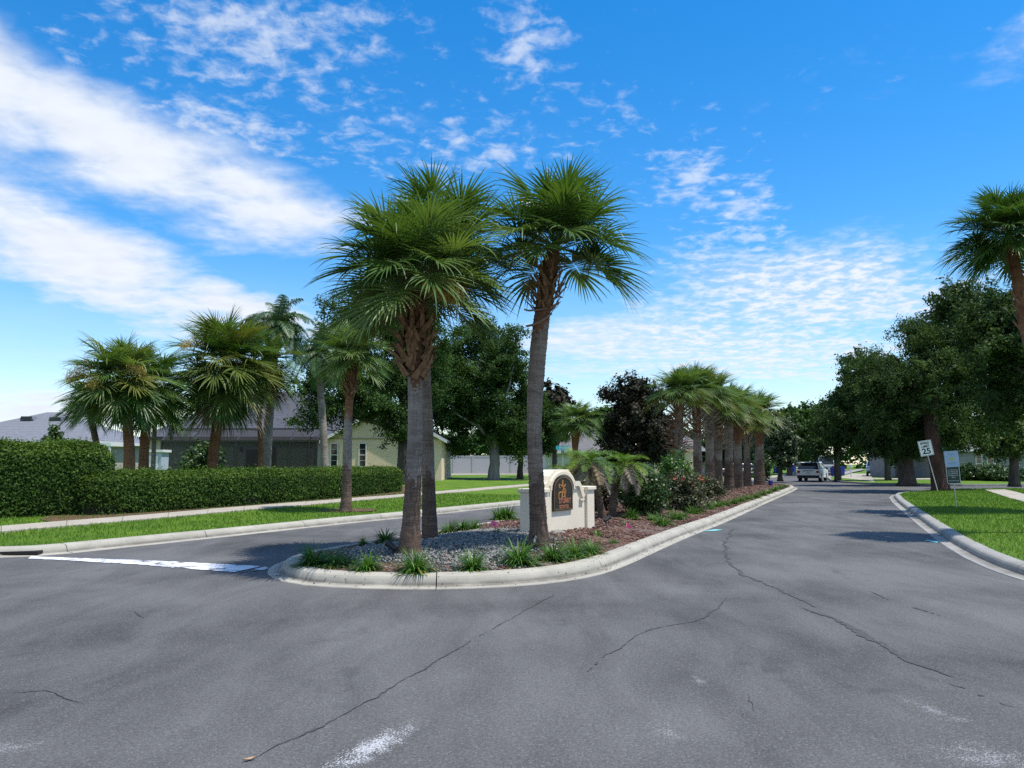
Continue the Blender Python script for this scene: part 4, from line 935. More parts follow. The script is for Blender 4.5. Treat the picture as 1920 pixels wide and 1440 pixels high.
# right hand side
limb_tree('oak_tree', 'big oak with a reddish brown straight trunk on the street corner behind the speed sign', base_at(1762, 40.5, right_h), .40, 4.3, [ell(1740, 720, 105, 85, 41), ell(1672, 750, 70, 60, 41, 1), ell(1800, 650, 86, 72, 41, 1), ell(1650, 690, 46, 50, 41, 2), ell(1735, 640, 60, 44, 41, 2), ell(1770, 790, 90, 50, 41, 1), ell(1840, 730, 60, 60, 41, 1), ell(1690, 810, 50, 34, 41, 3)], 115000, .066, M_oak2, M_barkd, 121, .72, lean=(-.35, 0), limbs=12)
limb_tree('oak_tree', 'spreading oak rooted beyond the view, its dark limb reaching over the corner house', base_at(2190, 20, right_h),   .30, 2.6, [ell(1890, 620, 90, 60, 22), ell(1830, 590, 70, 46, 22, 2), ell(1920, 690, 76, 56, 22), ell(1960, 600, 90, 70, 22), ell(1870, 690, 50, 50, 22, 2), ell(1790, 560, 40, 26, 22, 2), ell(1930, 770, 40, 18, 22, 1)], 72000, .055, M_oak2, M_bark, 123, .5, limbs=14)
limb_tree('oak_tree', 'oak with sunlit yellow green hanging sprays in front of the corner house', base_at(1900, 47, far_h), .28, 2.6, [ell(1850, 822, 46, 24, 47), ell(1890, 835, 36, 22, 47), ell(1905, 800, 40, 30, 47), ell(1815, 815, 26, 24, 47)], 20000, .09, M_lite, M_bark, 125, .55)
RIGHT = [(1700, 54, .55, [(1640, 745, 68, 56), (1615, 700, 44, 46), (1700, 780, 70, 60), (1610, 790, 48, 42), (1660, 830, 60, 26), (1730, 820, 60, 34)], 80000, 'broad dark oak with the thickest trunk across the side street'),
         (1570, 66, .26, [(1580, 800, 46, 40), (1552, 830, 36, 26), (1600, 770, 36, 40)], 24000, 'slim oak at the kerb right of the white suv'),
         (1664, 64, .24, [(1665, 830, 46, 26), (1650, 800, 40, 34)], 8000, 'slender oak between the driveway path and the parked cars'),
         (1684, 72, .24, [(1700, 830, 46, 26), (1730, 800, 46, 34)], 8000, 'slender oak just left of the thick trunked oak, further back'),
         (1532, 98, .3, [(1525, 800, 40, 40), (1500, 830, 34, 30), (1550, 790, 34, 40)], 20000, 'mid green oak arching over the street beyond the white suv'),
         (1480, 92, .3, [(1480, 805, 32, 44), (1498, 800, 28, 40)], 18000, 'bright green tree left of the street beyond the island tip')]
for i, (u, Y, tr, es, n, lab) in enumerate(RIGHT):
    limb_tree('oak_tree', lab, base_at(u, Y, far_h if u > 1540 else left_h), tr, 2.9 if Y < 80 else 2.6, [ell(a, b_, c, d_, Y) for a, b_, c, d_ in es], n, .1 if Y < 80 else .2, M_oak2 if i < 4 else M_oak, M_bark, 131 + i, .8 if Y < 80 else 1.1)
FARL = [(1112, 86, [(1108, 800, 24, 26), (1135, 790, 22, 20)], 'hazy blue green tree behind the grey roofed white house'), (1150, 96, [(1150, 820, 30, 40)], 'tall round tree showing between the white house and the black magnolia'),
        (870, 92, [(850, 835, 40, 24), (900, 830, 40, 24), (960, 835, 40, 22)], 'dark tree line tree behind the white fence'), (1010, 94, [(1000, 840, 40, 30)], 'tree behind the far end of the white fence'), (1340, 84, [(1320, 825, 40, 44), (1375, 830, 40, 40), (1420, 830, 30, 40)], 'broad dark tree behind the island palm row')]
for i, (u, Y, es, lab) in enumerate(FARL):
    limb_tree('oak_tree', lab, base_at(u, Y, left_h), .3, 2.4, [ell(a, b_, c, d_, Y) for a, b_, c, d_ in es], 9000, .24, M_oak, M_bark, 151 + i, 1.1)
# far woodland that closes the view, one mass nobody could count
r_ = np.random.default_rng(5); ells = []
for a in np.arange(-52, 52, 1.5):
    Yd = 150 + r_.uniform(-14, 14); xx = math.tan(R(a)) * Yd; hh = r_.uniform(2.6, 4.2) * (1.75 if a > 16 else .62); ells.append((xx, Yd, .5 + hh * .8, 4.2, 4, hh))
(Vf, Ff, tf), _ = crown_leaves(ells, 42000, .5, 9, 1.5, .5, .3, 1300)
tag(link('far_woodland', npmesh('far_woodland', Vf, Ff, M_oak, tint=tf)), 'far dark green tree line closing the view behind the houses', 'woodland', kind='stuff')
# ------------------------------------------------------------------ hedges and shrubs
M_hedge = leafmat('hedge_leaf', (0.022, 0.050, 0.010), (0.052, 0.108, 0.016), (0.135, 0.20, 0.032), 0.25, 0.65, spec=.15)
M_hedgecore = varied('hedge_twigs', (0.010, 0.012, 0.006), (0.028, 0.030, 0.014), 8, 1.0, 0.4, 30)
M_shrubd = leafmat('dark_shrub_leaf', (0.022, 0.050, 0.014), (0.045, 0.092, 0.022), (0.095, 0.155, 0.04), 0.25, 0.4)
M_shrubb = leafmat('bright_shrub_leaf', (0.03, 0.085, 0.014), (0.06, 0.145, 0.022), (0.11, 0.215, 0.035), 0.3, 0.4)
M_rose = leafmat('rose_leaf', (0.035, 0.045, 0.022), (0.070, 0.082, 0.036), (0.14, 0.14, 0.07), 0.2, 0.5)
M_brush = leafmat('brown_shrub_leaf', (0.06, 0.045, 0.035), (0.12, 0.09, 0.07), (0.15, 0.16, 0.08), 0.15, 0.6)
def hedge(name, label, line, w, h, hf, n, size, mleaf, seed, endround=.6, topbump=.05):
    P = resample(line, .5); b = P[len(P) // 2]; root = tag(empty(name, (b[0], b[1], float(hf(*b)))), label, 'hedge'); r = np.random.default_rng(seed)
    o3 = np.array([b[0], b[1], float(hf(*b))]); T = np.gradient(P, axis=0); T /= np.hypot(*T.T)[:, None]; Nn = np.stack([-T[:, 1], T[:, 0]], 1); m = len(P)
    s = np.r_[0, np.cumsum(np.hypot(*np.diff(P, axis=0).T))]
    def surf(t, th, k):
        """point on the rounded section; th 0..1 runs up the front, over the top and down the back"""
        i = t * (m - 1); c = np.stack([np.interp(i, np.arange(m), P[:, q]) for q in (0, 1)], 1); nn = np.stack([np.interp(i, np.arange(m), Nn[:, q]) for q in (0, 1)], 1)
        tot = 2 * h + w; q = th * tot; yy = np.where(q < h, -w / 2, np.where(q < h + w, -w / 2 + (q - h), w / 2)); zz = np.where(q < h, q, np.where(q < h + w, h, h - (q - h - w)))
        e = np.minimum(t, 1 - t) * s[-1]; f = np.sqrt(np.clip(1 - (1 - np.clip(e / endround, 0, 1)) ** 2, 0, 1)); f = .35 + .65 * f
        # rounded shoulders
        cy, cz = 0.0, h * .5; dy, dz = yy - cy, zz - cz; sc_ = 1 / np.maximum(1, ((np.abs(dy) / (w / 2)) ** 4.5 + (np.clip(dz, 0, None) / (h / 2)) ** 4.5) ** (1 / 4.5)) 
        yy = cy + dy * sc_; zz = cz + dz * sc_
        bump = 1 + topbump * np.sin(t * s[-1] * 1.1 + 1) + topbump * .7 * np.sin(t * s[-1] * 2.7 + th * 5)
        yy = yy * f * k * bump; zz = zz * (.55 + .45 * f) * np.where(k < 1, k + .02, 1) * (1 + (bump - 1) * .6)
        x, y = c[:, 0] + nn[:, 0] * yy, c[:, 1] + nn[:, 1] * yy; z = hf(x, y) + zz
        ny = np.where(q < h, -1., np.where(q < h + w, 0, 1.)); nz = np.where((q > h) & (q < h + w), 1., 0.25)
        return np.stack([x, y, z], 1) - o3, np.stack([nn[:, 0] * ny, nn[:, 1] * ny, nz], 1)
    t = r.uniform(0, 1, n); th = r.uniform(0, 1, n); pos, nr = surf(t, th, np.clip(1 + r.normal(-.03, .05, n), .8, 1.12))
    stray = (r.uniform(0, 1, n) < .05)[:, None]; thin = np.sin(pos[:, 0] * 1.3 + 2) * np.sin(pos[:, 1] * 1.9 + pos[:, 2] * 2.3) * .5 + .5; low_ = np.clip(1 - (pos[:, 2] + o3[2] - hf(pos[:, 0] + o3[0], pos[:, 1] + o3[1])) / (h * .5), 0, 1); keepm = r.uniform(0, 1, n) > np.clip(thin * .55 * low_ + .75 * low_ ** 3 + np.where(thin > .82, .35, 0), 0, .92)
    pos += r.normal(0, .03, (n, 3)) + stray * np.abs(r.normal(0, .07, (n, 1))) * np.where(nr[:, 2:3] > .6, np.array([[.3, .3, 1.0]]), nr); nr = nr + r.normal(0, .6, (n, 3))
    pos, nr = pos[keepm], nr[keepm]; n = len(pos)
    patch = np.sin(pos[:, 0] * 2.1 + pos[:, 2] * 3) * np.sin(pos[:, 1] * 1.7 + 2) * .10
    sunlit_top = np.where(pos[:, 2] - (hf(pos[:, 0] + o3[0], pos[:, 1] + o3[1]) - o3[2]) > h * .82, .42, 0) * r.uniform(0, 1, n)  # top leaves tinted lighter, painting sunlight onto the hedge top
    V, Fq, tt = leaf_quads(pos, nr, size * r.uniform(.6, 1.4, n), r, .6, np.clip(.36 + patch + sunlit_top + r.normal(0, .15, n), 0, 1))
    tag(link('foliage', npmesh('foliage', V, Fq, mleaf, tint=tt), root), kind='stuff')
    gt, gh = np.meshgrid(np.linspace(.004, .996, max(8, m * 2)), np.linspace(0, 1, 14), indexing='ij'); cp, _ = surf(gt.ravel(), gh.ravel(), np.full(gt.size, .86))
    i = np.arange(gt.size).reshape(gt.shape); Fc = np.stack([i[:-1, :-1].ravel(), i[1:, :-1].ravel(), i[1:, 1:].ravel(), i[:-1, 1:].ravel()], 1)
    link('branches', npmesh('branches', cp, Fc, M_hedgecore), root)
    return root
def backed(pixels, hf, d):
    p = np.array([G(u, v, hf)[:2] for u, v in pixels]); return offset(p, d)
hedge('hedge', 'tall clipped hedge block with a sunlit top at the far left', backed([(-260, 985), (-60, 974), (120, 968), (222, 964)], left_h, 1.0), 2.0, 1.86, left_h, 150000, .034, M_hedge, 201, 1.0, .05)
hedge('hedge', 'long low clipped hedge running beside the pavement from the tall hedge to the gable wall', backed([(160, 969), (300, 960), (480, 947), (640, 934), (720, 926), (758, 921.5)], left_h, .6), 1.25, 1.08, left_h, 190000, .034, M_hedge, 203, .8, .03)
# bare soil under the hedge
sb = [G(u, v, left_h)[:2] for u, v in [(100, 981), (240, 968), (400, 954), (640, 935.5), (750, 926.5), (800, 918), (760, 912), (640, 924), (480, 938), (300, 951), (160, 962), (60, 972)]]
sheet('hedge_soil', sb, lambda x, y: left_h(x, y) + .02, 1.0, M_soil)
def shrub(name, label, u, v, ru, h, Y, hf, n, size, ml, seed, cat='shrub', group=None, squash=.8, cl=.16, parts=None, top=0.0):
    c = A(u, v, Y); b = Vector((c.x, Y, float(hf(c.x, Y)))); w = px(ru, Y); root = tag(empty(name, b), label, cat, group)
    es = [(0, 0, h * .5, w, w * squash, h * .52)] + [(random.uniform(-.4, .4) * w, random.uniform(-.4, .4) * w, h * random.uniform(.35, .75), w * .55, w * .5, h * .3) for _ in range(3)]
    (V, Fq, t), Cs = crown_leaves(es, n, size, seed, cl, .55, .55, max(20, n // 45), flat=.9)
    V[:, 2] = np.maximum(V[:, 2], .02); tag(link('foliage', npmesh('foliage', V, Fq, ml, tint=t), root), kind='stuff')
    mb = MB()
    for i in range(7):
        q = Vector(Cs[random.randrange(len(Cs))]); mb.tube([(q.x * .1, q.y * .1, -.05), q * .55, q], [.022, .016, .006], 5)
    mb.build('stems', M_bark, root); return root, Cs
shrub('clipped_shrub', 'dense dark green rounded shrub right of the pygmy date palms', 1206, 945, 40, 1.02, 19.6, isl_h, 16000, .035, M_shrubd, 211, cl=.17)
rb, Cs = shrub('rose_bush', 'loose rose bush with red blooms at its top beside the dark shrub', 1274, 945, 40, 1.02, 22.0, isl_h, 7000, .038, M_rose, 213, 'rose bush', cl=.2)
shrub('upright_shrub', 'bright green upright shrub standing taller than the rose bush', 1264, 900, 27, 1.55, 25.5, isl_h, 11000, .042, M_shrubb, 215, squash=.9, cl=.16)
shrub('brown_shrub', 'sparse brownish twiggy shrub between the sign and the dark shrub', 1128, 945, 30, .85, 20.6, isl_h, 5000, .035, M_brush, 217, cl=.2)
shrub('brown_shrub', 'low dark twiggy shrub at the foot of the third and fourth island palms', 1325, 920, 30, .75, 27.5, isl_h, 6000, .04, M_rose, 219, cl=.2)
shrub('clipped_shrub', 'small round shrub at the base of the nearest island palm', 1296, 915, 18, .8, 29, isl_h, 4000, .04, M_shrubd, 221, cl=.15)
shrub('cone_shrub', 'dark cone shaped clipped shrub showing above the tall hedge', 97, 850, 9, 2.5, 27.5, left_h, 5000, .06, M_shrubd, 223, squash=1, cl=.15)
shrub('round_shrub', 'dark bushy shrub beside the white house corner post at the street', 1430, 885, 14, 2.2, 60, left_h, 5000, .08, M_shrubd, 225, cl=.3)
shrub('round_shrub', 'low green shrub in front of the screened porch by the big palm', 375, 880, 34, 1.9, 36, left_h, 7000, .08, M_shrubd, 227, cl=.3)
shrub('round_shrub', 'dark clipped shrub under the corner house wall', 1880, 884, 46, 1.1, 60, far_h, 9000, .09, M_shrubd, 229, cl=.3)
shrub('round_shrub', 'dark clipped shrub left of the corner house hedge, by the green notice', 1815, 884, 26, 1.1, 61, far_h, 6000, .09, M_shrubd, 231, cl=.3)
M_bloom = tinted('red_bloom', [(0.0, (0.40, 0.05, 0.03)), (1.0, (0.75, 0.22, 0.12))], 0.6)
def bloom(parent, pts, s, seed, m=M_bloom):
    r = np.random.default_rng(seed)
    for p in pts:
        n = 12; c = np.array(p) + r.normal(0, s * .35, (n, 3)); V, Fq, t = leaf_quads(c, r.normal(0, 1, (n, 3)), s * r.uniform(.35, .6, n), r, .8, r.uniform(0, 1, n)); link('bloom', npmesh('bloom', V, Fq, m, tint=t), parent)
rr_ = np.random.default_rng(3)
bloom(rb, [(rr_.normal(.12, .16), rr_.normal(-.3, .12), rr_.uniform(.72, 1.0)) for _ in range(9)], .07, 4)
rb2, _ = shrub('rose_bush', 'small rose bush with a few red blooms behind the leaning date palm', 1136, 915, 24, .75, 24.5, isl_h, 3000, .04, M_rose, 233, 'rose bush', cl=.18)
bloom(rb2, [(rr_.normal(0, .16), rr_.normal(-.2, .12), rr_.uniform(.7, .85)) for _ in range(6)], .07, 6)

# ------------------------------------------------------------------ grassy clumps on the island edge
M_lir = leafmat('liriope_blade', (0.034, 0.105, 0.014), (0.070, 0.175, 0.024), (0.32, 0.29, 0.07), 0.28, 0.45)
def clump_mesh(seed, n=420, L=.40, yellow=.12):
    r = np.random.default_rng(seed); a = r.uniform(0, 2 * np.pi, n); el = np.arccos(r.uniform(.10, .98, n)); Lg = L * r.uniform(.6, 1.1, n); d = np.stack([np.cos(a) * np.sin(el), np.sin(a) * np.sin(el), np.cos(el)], 1)
    c = np.stack([np.cos(a), np.sin(a), np.zeros(n)], 1) * r.uniform(0, .09, n)[:, None]; W = np.stack([-np.sin(a), np.cos(a), np.zeros(n)], 1); Vs = []; g = r.uniform(1.6, 3.4, n)
    for f, w in ((0, .55), (.35, 1), (.35, .8), (.3, .08)):
        c = c + d * (f * Lg)[:, None]; c[:, 2] = np.maximum(c[:, 2], .005); ww = (.0095 * w) * W; Vs += [c + ww, c - ww]; d = d + np.array([0, 0, -1]) * (g * max(f, .2))[:, None] * .5; d /= np.linalg.norm(d, axis=1)[:, None]
    V = np.stack(Vs, 1).reshape(-1, 3); b = np.arange(n) * 8; Fq = np.concatenate([np.stack([b + 2 * k, b + 2 * k + 1, b + 2 * k + 3, b + 2 * k + 2], 1) for k in range(3)])
    old = (el > 1.05) & (r.uniform(0, 1, n) < yellow * 3.2); t = np.where(old, r.uniform(.78, 1, n), np.clip(r.normal(.38, .16, n), 0, .68))
    return npmesh('grass_clump', V, Fq, M_lir, tint=np.repeat(t, 8))
CL = [clump_mesh(s) for s in range(4)] + [clump_mesh(9, 300, .40, .3)]; CLs = [clump_mesh(20 + s, 160, .30, .1) for s in range(2)]
KG = 'grassy edging clumps of the planting island'
CLUMPS = [(588, 1060, 1.25, 'wide grassy clump at the left tip of the island nose'), (630, 1063, 1.25, 'yellow fringed grassy clump close right of the wide one on the island nose'), (660, 1062, .7, 'small tuft touching the yellow fringed clump on the island nose'), (688, 1070, 1.0, 'grassy clump between the island nose and the front palm'),
    (779, 1073, 1.2, 'grassy clump right in front of the front palm trunk'), (886, 1070, 1.0, 'lone grassy clump in front of the gravel'), (973, 1060, 1.35, 'large grassy clump before the foot of the curved palm'), (1037, 1053, 1.2, 'first of three touching clumps right of the curved palm'), (1076, 1046, 1.15, 'second of three touching clumps right of the curved palm'), (1109, 1039, 1.05, 'third of three touching clumps right of the curved palm, yellow edged'),
    (681, 1021, .7, 'small dark tuft left of the gravel by the left lane'), (722, 1016, 1.1, 'yellowish clump left of the front palm by the left lane'), (841, 999, 1.0, 'first clump in the row behind the second palm'), (866, 997, 1.0, 'second clump in the row behind the second palm'), (889, 995, .9, 'third clump in the row behind the second palm'), (931, 1000, .6, 'low tuft just right of the pink flag near the sign'), (951, 974, 1.5, 'bushy clump by the left lane left of the sign'), (936, 975, 1.2, 'smaller clump touching the bushy clump left of the sign'),
    (1119, 1006, .75, 'small tuft alone between the sign and the right kerb'), (1150, 1020, .7, 'small tuft near the pink flag by the right kerb'), (1183, 972, .95, 'green clump in front of the dark shrub'), (1172, 985, .6, 'little tuft below the clump in front of the dark shrub'), (1225, 978, .9, 'yellowish clump in front of the rose bush'), (1243, 986, 1.2, 'full green clump at the right kerb below the rose bush')]
EDGE = [(1268, 976, 1.1), (1281, 972, .9), (1300, 966, 1.1), (1313, 961, 1.0), (1330, 957, 1.1), (1345, 953, 1.0), (1360, 950, 1.15), (1376, 946, 1.05), (1390, 942, 1.1), (1404, 938, 1.1), (1418, 935, 1.0), (1430, 930, 1.2), (1441, 926, 1.1), (1452, 922, 1.2), (1462, 918, 1.1), (1471, 915, 1.1)]
words_ = ['first', 'second', 'third', 'fourth', 'fifth', 'sixth', 'seventh', 'eighth', 'ninth', 'tenth', 'eleventh', 'twelfth', 'thirteenth', 'fourteenth', 'fifteenth', 'last']
for i, (u, v, s, lab) in enumerate(CLUMPS + [(a, b, c, f'{words_[k]} clump of the receding line along the right kerb past the rose bush') for k, (a, b, c) in enumerate(EDGE)]):
    x, y, h = G(u, v, .22); h = float(isl_h(x, y)); x, y, _ = G(u, v, h); o = link('grassy_clump', CLs[i % 2] if s < .78 else CL[4] if 'yellow' in lab or (i > 24 and i % 3 == 0) else CL[i % 4]); s *= .76
    o.location = (x, y, h); o.rotation_euler = (0, 0, i * 1.3); o.scale = (s, s, s * random.uniform(1.08, 1.3)); tag(o, lab, 'ornamental grass', KG)

# ------------------------------------------------------------------ entrance sign
M_stucco = concrete('sign_stucco', (0.66, 0.585, 0.46), (0.76, 0.685, 0.555), (0.62, 0.54, 0.42))
M_bronze = varied('plaque_bronze', (0.018, 0.015, 0.011), (0.045, 0.038, 0.028), 8, 0.5, 0.1, metal=.3)
M_rim = mat('plaque_rim', (0.16, 0.10, 0.055), 0.45, 0.5); M_gold = mat('plaque_gold', (0.42, 0.175, 0.05), 0.5, 0.2); M_copper = mat('plaque_copper', (0.42, 0.16, 0.085), 0.5, 0.2)
def text(name, body, size, m, loc, rot, parent=None, ext=.004, align='CENTER', sx=1.0, bold=0.0):
    c = bpy.data.curves.new(name, 'FONT'); c.body = body; c.size = size; c.align_x = align; c.align_y = 'CENTER'; c.extrude = ext; c.offset = bold; c.resolution_u = 3
    t = bpy.data.objects.new(name, c); COL.objects.link(t); bpy.context.view_layer.update()
    me = bpy.data.meshes.new_from_object(t.evaluated_get(bpy.context.evaluated_depsgraph_get())); bpy.data.objects.remove(t); bpy.data.curves.remove(c)
    me.materials.clear(); me.materials.append(m); o = link(name, me, parent); o.location = loc; o.rotation_euler = rot; o.scale = (sx, 1, 1); return o
SIGN_A = R(33)                                  # wall direction, turned right of straight ahead
dv = Vector((math.sin(SIGN_A), math.cos(SIGN_A), 0)); nv = Vector((math.cos(SIGN_A), -math.sin(SIGN_A), 0))
Rc_ = Vector((.50, 13.88, 0)); base_z = float(isl_h(.9, 14.6)) - .06
sign = tag(empty('entrance_sign', (Rc_.x, Rc_.y, base_z), math.pi / 2 - SIGN_A), 'cream stucco entrance sign wall with an arched bronze plaque on the island', 'sign')
# local x runs along the wall, -y faces the right lane; front face at y = 0
ZB = lambda z: z - base_z
def arch(cx, half, z0, spring, top, n=14, flat=.35):
    p = [(cx - half, z0), (cx + half, z0), (cx + half, spring)]
    for i in range(1, n): a = math.pi * i / n; p.append((cx + half * math.cos(a), spring + (top - spring) * math.sin(a) ** .9))
    return p + [(cx - half, spring)]
CX = .93; body = [(.30, -.1), (1.90, -.1), (1.90, ZB(1.07)), (1.66, ZB(1.07)), (1.60, ZB(1.19)), (1.50, ZB(1.215)), (1.42, ZB(1.31)), (1.22, ZB(1.45)), (.66, ZB(1.45)), (.46, ZB(1.33)), (.38, ZB(1.215)), (.30, ZB(1.19))]
mb = MB().prism(body, .05, .36); mb.build('wall_panel', M_stucco, sign, bevel=.008)
for x0_, x1_ in ((0.0, .30), (1.90, 2.22)):
    p = MB().box(((x0_ + x1_) / 2, .205, ZB(1.04) / 2 - .05), (x1_ - x0_, .43, ZB(1.04) + .1)).build('pillar', M_stucco, sign, bevel=.01)
    MB().box(((x0_ + x1_) / 2, .205, ZB(1.065)), (x1_ - x0_ + .07, .50, .075)).build('cap', M_stucco, p, bevel=.012)
# raised moulding that follows the arch and steps down at the sides
def band(line, w, y0, y1):
    m_ = MB(); q = np.array(line); o_ = offset(q, w)
    for i in range(len(q) - 1): m_.prism([tuple(q[i]), tuple(q[i + 1]), tuple(o_[i + 1]), tuple(o_[i])], y0, y1)
    return m_
ml_ = [(1.76, ZB(.86)), (1.70, ZB(.93)), (1.62, ZB(1.06)), (1.58, ZB(1.12)), (1.40, ZB(1.12))]
band(ml_, -.10, .0, .06).build('moulding', M_stucco, sign); MB().box((1.72, .025, ZB(.845)), (.16, .055, .04)).build('bracket', M_stucco, sign)
ar = arch(CX, .44, ZB(.62), ZB(1.06), ZB(1.36)); band(ar[2:], -.055, .005, .06).build('arch_moulding', M_stucco, sign)
pl = MB().prism(arch(CX, .385, ZB(.665), ZB(1.02), ZB(1.325)), .012, .06).build('plaque', M_bronze, sign)
rim = arch(CX, .372, ZB(.678), ZB(1.02), ZB(1.312)); rim = rim + [rim[0]]; band(rim, .022, .004, .02).build('plaque_rim', M_rim, pl)
rt = (math.pi / 2, 0, 0)
text('lettering', 'STUART', .13, M_copper, (CX + .06, .010, ZB(.845)), rt, pl, .004, sx=1.0, bold=.003); text('lettering', 'ESTATES', .085, M_copper, (CX + .02, .010, ZB(.735)), rt, pl, .004, sx=1.15, bold=.002)
# emblem: a standing figure with a pennant and a curling stroke
e_ = MB()
def stroke(pts, w): 
    q = np.array([(CX + a, ZB(b)) for a, b in pts]); q = smooth_poly(q, False, 2); L_, R__ = offset(q, w / 2), offset(q, -w / 2)
    for i in range(len(q) - 1): e_.prism([tuple(R__[i]), tuple(R__[i + 1]), tuple(L_[i + 1]), tuple(L_[i])], .006, .014)
stroke([(-.02, 1.25), (-.03, 1.18), (.0, 1.10), (.02, 1.04)], .045); stroke([(-.09, 1.16), (-.05, 1.13), (.05, 1.12), (.09, 1.17)], .032); stroke([(.0, 1.06), (-.03, 1.0), (-.06, .93)], .042); stroke([(.01, 1.06), (.05, 1.0), (.06, .93)], .040)
stroke([(-.05, 1.02), (-.15, 1.02), (-.19, .96), (-.17, .89)], .026); stroke([(-.19, 1.16), (-.12, 1.17), (-.18, 1.12), (-.12, 1.10)], .022); stroke([(-.08, .91), (.02, .935), (.10, .91)], .022); stroke([(.05, 1.09), (.10, 1.04), (.09, .99)], .028)
e_.build('emblem', M_gold, pl)

# ------------------------------------------------------------------ street signs
M_white = mat('sign_white', (0.78, 0.79, 0.80), 0.45); M_black = mat('sign_black', (0.015, 0.015, 0.017), 0.5); M_galv = varied('galvanised_steel', (0.38, 0.39, 0.39), (0.58, 0.59, 0.59), 14, 0.45, .05, metal=.6)
M_green = mat('sign_green', (0.012, 0.045, 0.035), 0.45); M_blue = varied('blue_paper', (0.34, 0.50, 0.72), (0.46, 0.60, 0.80), 6, 0.6, .15, 30); M_stgreen = mat('street_green', (0.02, 0.19, 0.10), 0.45); M_teals = mat('street_teal', (0.03, 0.36, 0.42), 0.45)
def rrect(w, h, r_, n=5):
    p = []
    for cx, cy, a0 in ((w / 2 - r_, -h / 2 + r_, -90), (w / 2 - r_, h / 2 - r_, 0), (-w / 2 + r_, h / 2 - r_, 90), (-w / 2 + r_, -h / 2 + r_, 180)):
        for i in range(n + 1): a = R(a0 + 90 * i / n); p.append((cx + r_ * math.cos(a), cy + r_ * math.sin(a)))
    return p
def frame_ring(w, h, r_, t, y0, y1, m, parent, name='border'):
    o_, i_ = rrect(w, h, r_), rrect(w - 2 * t, h - 2 * t, max(r_ - t, .005)); mb = MB(); n = len(o_)
    for k in range(n): j = (k + 1) % n; mb.prism([o_[k], o_[j], i_[j], i_[k]], y0, y1)
    return mb.build(name, m, parent)
x, y, h = G(1759, 922.5, right_h); d_ = A(1741, 853, y) - Vector((x, y, h)); tilt = math.atan2(d_.x, d_.z)
sp_ = tag(empty('speed_limit_sign', (x, y, h)), 'white speed limit 25 sign leaning on a thin post at the street corner', 'road sign'); sp_.rotation_euler = (0, tilt, R(-14)); ph = d_.length
MB().tube([(0, .03, -.3), (0, .03, ph + .72)], .026, 8).build('post', M_galv, sp_)
pn = MB().prism(rrect(.64, .79, .035), -.004, .004).build('panel', M_white, sp_); pn.location = (0, 0, ph + .36); pn.rotation_euler = (0, R(2), 0)
frame_ring(.61, .76, .03, .014, -.0065, -.0045, M_black, pn)
text('lettering', 'SPEED', .165, M_black, (0, -.006, .25), rt, pn, .0015, bold=.006); text('lettering', 'LIMIT', .165, M_black, (0, -.006, .085), rt, pn, .0015, bold=.006); text('lettering', '25', .40, M_black, (0, -.006, -.17), rt, pn, .0015, bold=.012, sx=1.05)
x, y, h = G(1793.5, 951, right_h); nb = tag(empty('notice_sign', (x, y, h)), 'dark green notice board on a post with pale blue paper over its top', 'notice sign'); nb.rotation_euler = (0, R(-2), R(-22))
MB().tube([(0, .02, -.3), (0, .02, 1.75)], .017, 8).build('post', M_galv, nb)
zc = A(1793, 877, y).z - h; bd = MB().prism(rrect(.50, 1.16, .05), -.006, .004).build('board', M_green, nb); bd.location = (0, 0, zc); bd.scale = (.8, 1, .92); frame_ring(.49, 1.15, .045, .018, -.010, -.007, M_white, bd)
for i, ln_ in enumerate(('NO SOLICITING', 'NO TRESPASSING', 'NO OVERNIGHT', 'NO PARKING ON', 'GRASS')): text('lettering', ln_, .062, M_white, (0, -.0075, -.085 - i * .066), rt, bd, .001, sx=.78)
text('lettering', 'VIOLATORS TOWED', .052, M_white, (0, -.0075, -.47), rt, bd, .001, sx=.8)
pp = tag(MB().prism(rrect(.52, .58, .01), -.016, -.011).build('paper_notice', M_blue), 'pale blue paper notice with a yellow oval fixed on the green board', 'notice'); pp.matrix_world = nb.matrix_world
bpy.context.view_layer.update(); pp.matrix_world = nb.matrix_world @ Matrix.Translation((0, 0, zc + .29)) @ Matrix.Rotation(R(-1.5), 4, 'Y') @ Matrix.Diagonal((.8, 1, .92, 1))
ov = [(.11 * math.cos(a), .055 * math.sin(a) + .0) for a in np.linspace(0, 2 * math.pi, 20, endpoint=False)]; MB().prism(ov, -.018, -.0165).build('emblem', mat('notice_yellow', (0.50, 0.55, 0.25), .6), pp)
for zz, w_ in ((.20, .30), (.16, .22), (-.12, .34), (-.16, .30), (-.21, .2)): MB().box((0, -.0167, zz), (w_, .001, .010)).build('printed_line', mat('notice_ink', (0.20, 0.33, 0.55), .6), pp)
def street_sign(label, u, vt, vb, Y, hf, m, body, ang):
    c = A(u, vt, Y); b = float(hf(c.x, Y)); o = tag(empty('street_name_sign', (c.x, Y, b)), label, 'street sign'); H = c.z - b; MB().tube([(0, 0, -.2), (0, 0, H + .2)], .03, 8).build('post', M_galv, o)
    for k, a in enumerate((ang, ang + 90)):
        bl = MB().prism(rrect(.82, .23, .02), -.003, .003).build('blade', m, o); bl.location = (0, 0, H - .02 - .25 * k); bl.rotation_euler = (0, 0, R(a))
        if k == 0: text('lettering', body, .12, M_white, (0, -.005, 0), rt, bl, .001)
street_sign('turquoise street name blades on a post behind the sign wall', 1055, 839, 0, 44, left_h, M_teals, 'OAK LN', 10)
street_sign('green street name blade on a post beside the corner oak trunk', 1765, 841, 0, 52, far_h, M_stgreen, 'ELM ST', -12)

